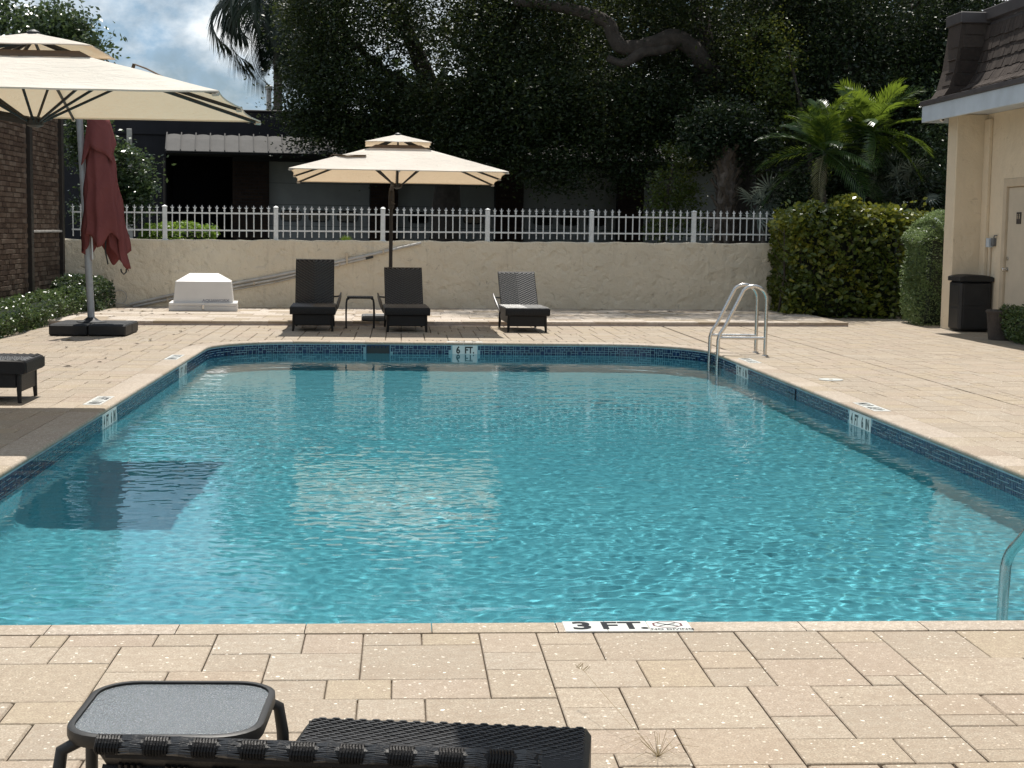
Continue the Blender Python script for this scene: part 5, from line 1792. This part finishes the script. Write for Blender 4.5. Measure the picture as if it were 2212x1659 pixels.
for k in range(43):
    xa = -5.56 + k * .335
    mb = MB(); z0_, z1_ = 2.165, 2.575
    P = []
    for q in range(5):
        u = q / 4; x = xa + .01 + .315 * u; cr_ = .022 * sin(pi * u)
        P.append([(x, -1.10 + .0, z0_ - .02), (x, -1.10, z0_), (x, -.55, z0_ + .30 + cr_ * .4), (x, -.26, z1_ + cr_)])
    mb.grid(P); mb.build('awning_panel', M['awning'], ga)
    mb = MB(); mb.tube([(xa, -1.115, z0_ - .02), (xa, -1.11, z0_ + .02), (xa, -.55, z0_ + .33), (xa, -.25, z1_ + .05)], .016, 6); mb.build('awning_seam', M['awning'], ga)
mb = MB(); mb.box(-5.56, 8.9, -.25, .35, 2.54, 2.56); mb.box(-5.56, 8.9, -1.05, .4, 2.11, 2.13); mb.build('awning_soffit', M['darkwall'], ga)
for xp in (-5.60,):
    mb = MB(); mb.tube([(xp, -1.0, -.02), (xp, -1.0, 2.0)], .028, 8); mb.build('post', M['bronze'], ga)
mb = MB(); mb.bbox(-6.50, -6.38, -.1, .0, 0, 2.7, .006); mb.build('downpipe', M['pvc'], ga)
mb = MB(); mb.tube([(-3.16, 1.0, 3.2), (-3.16, 1.0, 3.78)], .062, 12); mb.tube([(-3.16, 1.0, 3.78), (-3.16, 1.0, 3.80), (-3.16, 1.0, 3.88), (-3.16, 1.0, 3.9)], [.062, .088, .088, .05], 12); mb.build('flue', M['pvc'], ga)

# ------------------------------------------------------------------ trees
def leaf_cloud(ells, nclump, per, spread, size, mat, parent, name='crown', aspect=.5, shell=.5, keep=None, tmul=1.0):
    C, T = clump_points(ells, nclump, per, spread, shell)
    if keep is not None:
        m = keep(C); C, T = C[m], T[m]
    V, F = leaves_arrays(C, size, aspect, .25)
    return link(name, np_mesh(name, V, F, mat, np.clip(T * tmul, 0, 1)), parent)
def limb(parent, pts, rad, n=9, mat=None, name='limb'):
    # smooth the path a little and roughen the radius
    P = [Vector(p) for p in pts]; out = []; rr_ = []
    for k in range(len(P) - 1):
        for q in range(4):
            u = q / 4
            p0, p1, p2, p3 = P[max(0, k - 1)], P[k], P[k + 1], P[min(len(P) - 1, k + 2)]
            out.append(.5 * ((2 * p1) + (-p0 + p2) * u + (2 * p0 - 5 * p1 + 4 * p2 - p3) * u * u + (-p0 + 3 * p1 - 3 * p2 + p3) * u ** 3))
            rr_.append((rad[k] + (rad[k + 1] - rad[k]) * u) * random.uniform(.93, 1.07))
    out.append(P[-1]); rr_.append(rad[-1])
    mb = MB(); mb.tube(out, rr_, n); o = mb.build(name, mat or M['bark'], parent, True); return o

G = 1.0
# oak with the pale bent limb
t = empty('oak_tree', (7.6, 34.5, G), 0, 'huge dark oak with a thick bent limb spreading over the middle of the fence', 'tree')
pt = lambda *p: [(x - 7.6, y - 34.5, z - G) for x, y, z in p]
limb(t, pt((7.7, 34.6, .8), (7.6, 34.5, 2.2), (7.3, 34.2, 3.6), (6.6, 33.6, 4.95)), [.55, .46, .42, .33], 12, name='trunk')
limb(t, pt((6.7, 33.7, 4.8), (6.39, 33, 5.10), (6.13, 32.9, 5.38), (5.73, 32.8, 5.55), (5.23, 32.7, 5.38), (4.69, 32.7, 5.30), (4.48, 32.8, 5.5), (4.33, 32.9, 5.84), (3.83, 33, 6.05), (3.24, 33.2, 6.2), (2.4, 33.5, 6.3)), [.26, .20, .20, .19, .165, .16, .16, .14, .13, .11, .08])
limb(t, pt((5.75, 32.85, 5.40), (5.4, 32.7, 5.28), (5.04, 32.6, 5.2), (4.66, 32.6, 4.96), (4.33, 32.7, 5.08)), [.13, .13, .12, .10, .07])
limb(t, pt((7.3, 34.2, 3.7), (6.4, 34, 3.95), (5.4, 34, 4.3), (4.5, 34.1, 4.6), (3.6, 34.4, 4.7)), [.24, .24, .22, .17, .08])
limb(t, pt((7.2, 34.2, 4.2), (8.0, 34.6, 5.6), (8.8, 35, 7.2), (9.4, 35.3, 8.6)), [.3, .24, .18, .1])
limb(t, pt((6.7, 33.7, 4.9), (6.6, 34.5, 6.4), (6.2, 35.3, 8.2)), [.24, .18, .1])
E1 = [(x - 7.6, y - 34.5, z - G, a, b, c, w) for x, y, z, a, b, c, w in
      [(4.4, 34.6, 6.9, 2.6, 2.6, 2.1, 5), (7.0, 34.4, 7.2, 2.7, 3.0, 2.3, 6), (9.2, 34.4, 6.6, 2.3, 2.6, 2.8, 5), (4.3, 33.4, 4.0, 1.6, 1.4, .9, 2.6), (6.2, 33.8, 4.2, 1.5, 1.6, 1.0, 2.4),
       (3.0, 33.6, 4.2, 1.2, 1.4, .9, 1.8), (4.9, 32.9, 2.85, .8, .7, .5, .7), (3.6, 32.6, 2.75, .5, .5, .5, .35), (7.9, 33.4, 4.3, 1.3, 1.3, 1.6, 2.2), (5.0, 35.3, 3.6, 1.6, .5, .35, 1.4), (7.4, 34.9, 3.5, 1.3, .5, .5, 1.4), (5.4, 31.0, 8.6, 3.0, 2.6, 1.2, 3), (3.0, 29.6, 8.8, 2.2, 1.8, .8, 1.6), (6.2, 29.6, 8.8, 2.2, 1.8, .8, 1.6), (6.5, 37, 6.0, 3, 2, 2.5, 3)]]
leaf_cloud(E1, 4600, 46, .27, .088, M['oakleaf'], t)
# left oak
t = empty('oak_tree', (1.0, 36.4, G), 0, 'dense dark oak between the palm and the big limb with small gaps of sky', 'tree')
limb(t, [(0, 0, -.1), (.1, -.1, 2.2), (-.3, -.3, 3.6), (-.9, -.4, 5.0), (-1.6, -.5, 6.4)], [.36, .28, .22, .16, .08], 12, name='trunk')
limb(t, [(.05, -.1, 2.6), (.8, -.3, 3.6), (1.5, -.6, 4.8), (1.9, -.7, 6.2)], [.22, .17, .12, .06])
limb(t, [(-.3, -.3, 3.5), (-1.4, -.8, 4.0), (-2.4, -1.0, 4.9)], [.14, .10, .04])
limb(t, [(.6, -.3, 3.3), (1.6, -1.3, 3.2), (2.3, -2.0, 3.4)], [.12, .08, .04])
E2 = [(x - 1.0, y - 36.4, z - G, a, b, c, w) for x, y, z, a, b, c, w in
      [(-1.3, 36.2, 6.9, 1.6, 2.2, 2.0, 3.6), (1.0, 36, 7.0, 1.9, 2.4, 1.9, 4.5), (2.9, 35.4, 6.4, 1.5, 2.0, 2.0, 3.4), (-.9, 35.6, 4.3, 1.25, 1.3, 1.05, 2.5), (.9, 35, 3.9, 1.3, 1.3, .85, 2.4), (2.2, 34.4, 4.0, 1.0, 1.2, 1.0, 1.9),
       (1.8, 34.0, 3.35, .9, .8, .5, 1.0), (-.6, 35.3, 3.35, .8, .8, .55, .9), (-1.7, 36.2, 5.4, .8, 1.3, 1.2, 1.4), (3.0, 33.2, 3.1, .7, .6, .7, .7), (-2.1, 35.3, 4.3, .5, .8, 1.0, .9), (-1.7, 35.2, 6.6, .8, .9, 1.4, 1.6), (-1.9, 35.0, 3.9, .6, .6, .6, .8), (-.1, 35.6, 3.5, 1.4, .5, .35, 1.2), (2.2, 35.6, 3.5, 1.3, .5, .35, 1.2), (.2, 34.3, 5.4, 2.2, .8, 1.6, 2.2), (2.4, 33.9, 5.4, 1.2, .8, 1.5, 1.6)]]
leaf_cloud(E2, 3300, 46, .26, .084, M['oakleaf'], t)
# right trees
t = empty('broadleaf_tree', (10.6, 32.8, G), 0, 'dark leafy tree with glinting leaves behind the brown roof', 'tree')
limb(t, [(0, 0, -.1), (-.1, 0, 2.0), (.1, -.1, 3.8), (.3, -.2, 5.4)], [.32, .26, .2, .1], 12, name='trunk')
limb(t, [(0, 0, 2.2), (-.9, -.3, 3.4), (-1.5, -.5, 4.6)], [.16, .12, .06]); limb(t, [(0, 0, 2.6), (1.1, -.2, 3.9), (2.0, -.3, 5.0)], [.16, .12, .06])
E3 = [(x - 10.6, y - 32.8, z - G, a, b, c, w) for x, y, z, a, b, c, w in
      [(10.6, 32.6, 6.9, 2.7, 2.5, 2.4, 5), (12.9, 32.2, 6.2, 2.2, 2.4, 2.8, 4), (9.9, 32.2, 4.6, 1.9, 1.6, 1.6, 3.5), (12.0, 31.8, 3.9, 2.2, 1.6, 1.8, 3.5), (9.2, 32.0, 3.1, 1.2, 1.0, 1.2, 1.8)]]
leaf_cloud(E3, 2600, 46, .25, .085, M['darkleaf'], t, tmul=1.4)
t = empty('broadleaf_tree', (12.0, 29.3, G), 0, 'leafy tree just behind the corner of the yellow building', 'tree')
limb(t, [(0, 0, -.5), (-.1, 0, 1.2), (-.6, -.1, 2.6)], [.16, .13, .06], name='trunk')
E4 = [(x - 12, y - 29.3, z - G, a, b, c, w) for x, y, z, a, b, c, w in [(10.6, 29.0, 3.2, .9, .9, 1.1, 2), (10.4, 28.8, 1.9, .8, .8, 1.0, 1.6), (11.8, 29.2, 3.4, 1.3, 1.0, 1.4, 2)]]
leaf_cloud(E4, 420, 46, .20, .075, M['ficus'], t, tmul=.7)
t = empty('yellow_green_tree', (5.25, 30.8, G), 0, 'small loose yellow green tree between the garages and the booted palm trunk', 'tree')
limb(t, [(0, 0, 0), (.05, 0, .9), (.2, 0, 1.8)], [.06, .05, .02], name='trunk')
E5 = [(.25, 0, 1.6, .5, .4, .7, 2), (.55, .1, .9, .4, .4, .6, 1), (-.05, 0, .8, .25, .3, .5, .6)]
leaf_cloud(E5, 120, 34, .12, .07, M['clusia'], t, tmul=.6)
t = empty('yellow_green_tree', (8.3, 31.2, G), 0, 'tall yellow green sapling crown left of the bright palms', 'tree')
limb(t, [(0, 0, 0), (.05, 0, 1.9), (-.5, 0, 4.2)], [.08, .06, .02], name='trunk')
E6 = [(-.9, 0, 4.0, .65, .4, .9, 2), (-.4, 0, 2.8, .45, .4, .6, 1)]
leaf_cloud(E6, 110, 30, .16, .075, M['clusia'], t, tmul=.55)
# top-left tree
t = empty('broadleaf_tree', (-7.6, 28.6, 0), 0, 'green leafy tree rising behind the parasol at the upper left', 'tree')
limb(t, [(0, 0, 0), (.1, 0, 2.2), (.4, 0, 3.8), (.9, 0, 5.0)], [.22, .18, .13, .05], name='trunk')
limb(t, [(.2, 0, 2.8), (-.6, -.2, 4.0), (-1.2, -.2, 5.2)], [.12, .09, .04])
E7 = [(x + 7.6, y - 28.6, z, a, b, c, w) for x, y, z, a, b, c, w in [(-7.3, 28.4, 4.7, 1.1, 1.1, .8, 3), (-6.2, 28.3, 4.85, .65, .7, .5, 1.6), (-5.75, 28.2, 4.55, .42, .5, .33, 1.1), (-8.6, 28.6, 4.9, 1.0, 1.0, .9, 2), (-6.5, 28.3, 4.1, .9, .8, .7, 2)]]
leaf_cloud(E7, 520, 40, .17, .10, M['ficus'], t, shell=.3)
# citrus-like tree beside the maroon parasol
t = empty('glossy_tree', (-5.35, 29.2, G), 0, 'glossy leaved small tree rising behind the maroon parasol', 'tree')
limb(t, [(0, 0, 0), (.02, 0, .8), (.1, 0, 1.8)], [.07, .06, .03], name='trunk')
E8 = [(-.35, 0, 1.9, .45, .4, .7, 2), (.2, 0, 1.35, .55, .4, .65, 2.4), (-.1, 0, .8, .6, .4, .5, 1.6), (.45, -.1, .95, .35, .3, .45, 1)]
leaf_cloud(E8, 330, 34, .12, .085, M['ficus'], t, shell=.3)
# bright shrub behind the fence
t = empty('bright_shrub', (-4.06, 28.9, G), 0, 'flat topped bright lime green shrub seen through the fence', 'shrub')
hedge_core(-.55, .55, -.3, .3, 0, .38, t)
box_leaves(-.68, .66, -.4, .4, .0, lambda x, y: .50 - .10 * abs(x) ** 2, 4200, .055, M['bright'], .55, .05, round_=.15, parent=t)

# ---- palms
def frond(length, nleaf, ll, lw, droop, arch, hang=.3, tint=.5, vtwist=.6, narrow=.85):
    """pinnate frond growing along +x from the origin, arching; returns MB"""
    mb = MB(); pts = []
    p = Vector((0, 0, 0)); a = arch
    n = 16
    for k in range(n + 1):
        pts.append(p.copy()); 
        p = p + Vector((cos(a), 0, sin(a))) * length / n
        a -= droop / n * (1 + 1.2 * k / n)
    mb.tube(pts, [.012 * (1 - .8 * k / n) + .002 for k in range(n + 1)], 5, tint=min(1, tint + .3))
    for k in range(nleaf):
        u = .10 + .90 * k / (nleaf - 1)
        f = u * n; i_ = min(int(f), n - 1); q = f - i_
        b = pts[i_].lerp(pts[i_ + 1], q); d = (pts[i_ + 1] - pts[i_]).normalized()
        L_ = ll * (.35 + .65 * sin(pi * min(1, .12 + u * .86)) ** .7) * random.uniform(.9, 1.08)
        up = Vector((-d.z, 0, d.x))
        for s_ in (-1, 1):
            side = Vector((0, s_, 0))
            vt = vtwist * random.uniform(.6, 1.3)
            dir_ = (side * narrow + d * (.55 + .5 * u) + up * vt * .45).normalized()
            w = lw * random.uniform(.85, 1.15)
            m = b + dir_ * L_ * .5 + Vector((0, 0, -hang * L_ * .18)); e = b + dir_ * L_ * .93 + Vector((0, 0, -hang * L_ * .75))
            wv = dir_.cross(side.cross(dir_) + up * .3).normalized() * w / 2
            if wv.length < 1e-5: wv = up * w / 2
            wv = (d * .9 + up * .25 * s_).normalized() * w / 2
            mb.add([b - wv * .4, b + wv * .4, m + wv, m - wv, e], [(0, 1, 2, 3), (3, 2, 4)], tint=min(1, max(0, random.gauss(tint, .15))))
    return mb
def place_frond(mb, mat, parent, base, az, name='frond', roll=0):
    o = mb.build(name, mat, parent)
    o.matrix_local = Matrix.Translation(base) @ Matrix.Rotation(az, 4, 'Z') @ Matrix.Rotation(roll, 4, 'X')
    return o
def trunk_palm(parent, h, r0, r1, lean=(0, 0), mat=None, rings=18):
    pts = []; rad = []
    for k in range(rings * 2 + 1):
        u = k / (rings * 2)
        pts.append((lean[0] * u * u, lean[1] * u * u, h * u)); rad.append((r0 + (r1 - r0) * u) * (1.04 if k % 2 else .97))
    mb = MB(); mb.tube(pts, rad, 12); return mb.build('trunk', mat or M['palmbark'], parent, True)
# queen palm
t = empty('queen_palm', (-3.80, 48.5, G), 0, 'tall palm with drooping feathery fronds against the sky left of the oaks', 'palm tree')
trunk_palm(t, 5.45, .115, .09)
random.seed(21)
for k in range(30):
    az = 2 * pi * k / 30 * 2.4 + random.uniform(-.2, .2)
    ar = random.choice([.9, .6, .25, -.1])
    place_frond(frond(random.uniform(2.2, 2.8), 60, .62, .044, 1.9 + ar * .5, ar, hang=.9, tint=.3, vtwist=.1, narrow=.8), M['queen'], t, (0, 0, 5.45), az, roll=random.uniform(-.2, .2))
t.scale = (1.34, 1.34, 1.34)
# bright palms
for (bx_, by_, hh, lab, nf, sd) in ((7.86, 28.4, 3.02, 'left of two bright green palms, its crown in front of the dark trees', 24, 4), (8.86, 28.7, 3.42, 'right of two bright green palms, taller and close to the blue fascia', 24, 9)):
    t = empty('feather_palm', (bx_, by_, 0), 0, lab, 'palm tree', 'bright palms behind the round leaved hedge')
    trunk_palm(t, hh - .35, .085, .055)
    mb = MB(); mb.tube([(0, 0, hh - .40), (0, 0, hh - .2), (0, 0, hh)], [.06, .055, .03], 10); mb.build('crownshaft', M['frond'], t)
    random.seed(sd)
    for k in range(nf):
        az = k * 2.399 + random.uniform(-.25, .25)
        ar = (1.5, 1.25, .9, .5, .05, -.4)[k % 6] + random.uniform(-.1, .1)
        tn = (.7, .6, .45, .3, .25, .25)[k % 6] + random.uniform(-.1, .25)
        place_frond(frond(random.uniform(.95, 1.3) + .25 * (k % 6 > 2), 25, .46, .042, .50 + .12 * ar, ar, hang=.22, tint=tn, vtwist=.5, narrow=.75), M['frond'], t, (0, 0, hh - .05), az, roll=random.uniform(-.5, .5))
    if sd == 4:
        o = place_frond(frond(1.05, 24, .26, .030, 1.1, -.35, hang=.6, tint=.4), M['deadfrond'], t, (0, 0, hh - .10), -2.0, name='dry_frond')
        o['label'] = 'pale dry frond hanging down'
t = empty('dark_shrub', (8.3, 28.6, 0), 0, 'dark leafy shrub filling the space under the two bright palms', 'shrub')
limb(t, [(0, 0, 0), (.1, 0, 1.0), (0, 0, 2.0)], [.06, .05, .02], name='trunk')
leaf_cloud([(-.5, .1, 2.1, .9, .35, .55, 2), (.6, .1, 2.3, .9, .35, .7, 2), (0, .2, 1.6, 1.5, .4, .6, 2), (1.5, .1, 2.0, .6, .3, .7, 1)], 420, 40, .16, .075, M['darkleaf'], t)
# silver fans
def fan(n, L_, w, tint=.5):
    mb = MB()
    for k in range(n):
        a = (k / (n - 1) - .5) * 4.2
        d = Vector((cos(a), sin(a), .12 * cos(a * 2))); s_ = Vector((-sin(a), cos(a), .35)) * w / 2
        m = d * L_ * .6; e = d * L_ + Vector((0, 0, -.12 * L_))
        mb.add([s_ * .3, -s_ * .3, m - s_, m + s_, e], [(0, 1, 2, 3), (3, 2, 4)], tint=random.gauss(tint, .2))
    mb.tube([(0, 0, 0), (-.35 * L_, 0, -.35 * L_), (-.6 * L_, 0, -.9 * L_)], [.006, .007, .008], 5, tint=.2)
    return mb
random.seed(5)
for (sx, sy, sz, n, sp, lab) in ((9.45, 28.6, 2.10, 26, (.75, .3, .42), 'silvery fan palm shrub in front of the yellow building corner'), (6.85, 28.8, 1.95, 9, (.22, .2, .28), 'small silvery fan palm at the left edge of the round leaved hedge')):
    t = empty('fan_palm_shrub', (sx, sy, 0), 0, lab, 'shrub')
    mb = MB(); mb.tube([(0, 0, 0), (0, 0, sz - .3)], [.05, .04], 7); mb.build('trunk', M['palmbark'], t)
    for k in range(n):
        o = fan(16, random.uniform(.30, .42), .032).build('fan_leaf', M['silver'], t)
        o.location = (random.gauss(0, sp[0] * .6), random.gauss(-.05, sp[1] * .6), sz + random.gauss(.1, sp[2] * .7))
        o.rotation_euler = (random.uniform(-.9, .9), random.uniform(-1.1, -.1), random.uniform(-3.1, .2))
# booted sabal trunk
t = empty('cabbage_palm', (6.36, 30.0, G), 0, 'thick palm trunk covered in crossed old leaf bases right of the garages', 'palm tree')
mb = MB(); mb.tube([(0, 0, -.1), (0, 0, 1.2), (.0, 0, 2.1)], [.20, .19, .20], 14); mb.build('trunk', M['palmbark'], t)
bm_ = MB(); bm_.add([(-.04, 0, 0), (.04, 0, 0), (.030, -.05, .14), (-.030, -.05, .14), (.045, -.10, .26), (.012, -.095, .25), (-.012, -.095, .25), (-.045, -.10, .26), (0, .02, .12)],
                    [(0, 1, 2, 3), (3, 2, 5, 6), (2, 4, 5), (3, 6, 7), (1, 8, 2), (0, 3, 8)])
bme = bm_.mesh('leaf_base', M['boot'])
for r_ in range(13):
    for k in range(9):
        a = 2 * pi * (k + .5 * (r_ % 2)) / 9
        if sin(a) > .5: continue
        o = link('leaf_base', bme, t, (.185 * cos(a), .185 * sin(a), r_ * .165 - .05)); o.rotation_euler = (random.uniform(-.1, .15), random.choice((-.35, .35)), a + pi / 2)
leaf_cloud([(0, 0, 2.5, .9, .5, .45, 2), (-.5, -.1, 2.2, .4, .4, .3, 1), (.5, -.1, 2.2, .4, .4, .3, 1)], 230, 40, .15, .08, M['darkleaf'], t, name='vine_leaves')

# far wood closing the horizon
C, T = clump_points([(x, 52 + (i % 3), 1.5 + .5 * z, 3.2, 2.0, z * .62, z) for i, (x, z) in enumerate([(-26, 4), (-21, 3.6), (-16, 3.2), (-12, 3.0), (-8, 3.0), (-4, 3.0), (0, 4.4), (4, 7.0), (8, 9), (12, 9), (16, 9.5), (20, 9), (25, 9), (30, 8)])], 2300, 30, .5, .3)
V, F = leaves_arrays(C, .34, .6)
o = link('far_trees', np_mesh('far_trees', V, F, M['darkleaf'], T)); stuff(o); o['label'] = 'dark mass of far trees closing the view behind the garages'

# ------------------------------------------------------------------ small things
# dry tuft in the paving
t = MB(); random.seed(3)
bx_, by_ = .715, 4.055
for k in range(17):
    a = random.uniform(0, 2 * pi); L_ = random.uniform(.05, .13); z = random.uniform(.02, .07)
    t.tube([(bx_, by_, 0), (bx_ + cos(a) * L_ * .5, by_ + sin(a) * L_ * .5, z), (bx_ + cos(a) * L_, by_ + sin(a) * L_, z * .7)], [.0008, .0006, .0004], 4)
t.tube([(bx_, by_, 0), (bx_ - .06, by_ + .13, .05), (bx_ - .13, by_ + .33, .10), (bx_ - .17, by_ + .46, .13)], [.0009, .0008, .0007, .0005], 4)
for k in range(8): t.tube([(bx_ - .155 - .003 * k, by_ + .42 + .006 * k, .118), (bx_ - .155 - .003 * k + random.uniform(-.02, .02), by_ + .43 + .006 * k, .13)], .0009, 4)
tag(t.build('dry_weed', M['dry']), 'dry straw coloured weed tuft growing from a joint of the near paving', 'weed')
# seedling on the wall
t = MB(); x_ = -.94
for k in range(8):
    a = -1.2 + 2.4 * k / 7
    c = Vector((x_, wy(x_) + .05, wtop(x_) + .0)); d = Vector((sin(a), -.2, cos(a) * .8)); s_ = Vector((cos(a), 0, -sin(a))) * .014
    t.add([c, c + d * .05 - s_, c + d * .13, c + d * .05 + s_], [(0, 1, 2, 3)], tint=.6)
tag(t.build('seedling', M['bright']), 'little pale green seedling sprouting on top of the retaining wall', 'plant')
# fallen leaves and twigs
fm = MB(); random.seed(8)
for k in range(60):
    if k < 26: x, z = random.uniform(-5.0, -3.2), .064; y = fy(x) + random.uniform(.6, 3.2)
    elif k < 44: x = random.uniform(-1.5, 6.8); y = wy(x) - random.uniform(.1, 2.5); z = .064
    else: x, y, z = random.uniform(-4.9, -2.8), random.uniform(13.5, 22.4), .002
    s_ = random.uniform(.7, 1.7); a = random.uniform(0, 6.28)
    M_ = Matrix.Translation((x, y, z)) @ Matrix.Rotation(a, 4, 'Z') @ Matrix.Scale(s_, 4)
    fm.add([M_ @ Vector(p) for p in ((-.03, 0, .002), (0, -.013, .010), (.03, 0, .003), (0, .013, .012), (.045, .002, .004))], [(0, 1, 2, 3), (2, 4, 1)], mi=(0 if k % 3 == 0 else 1))
o = fm.build('leaf_litter', [M['dry'], M['bark']]); stuff(o); o['label'] = 'scattered dry leaves lying on the step and the pavers'

for m in bpy.data.materials:
    m.use_backface_culling = False
bpy.context.view_layer.update()
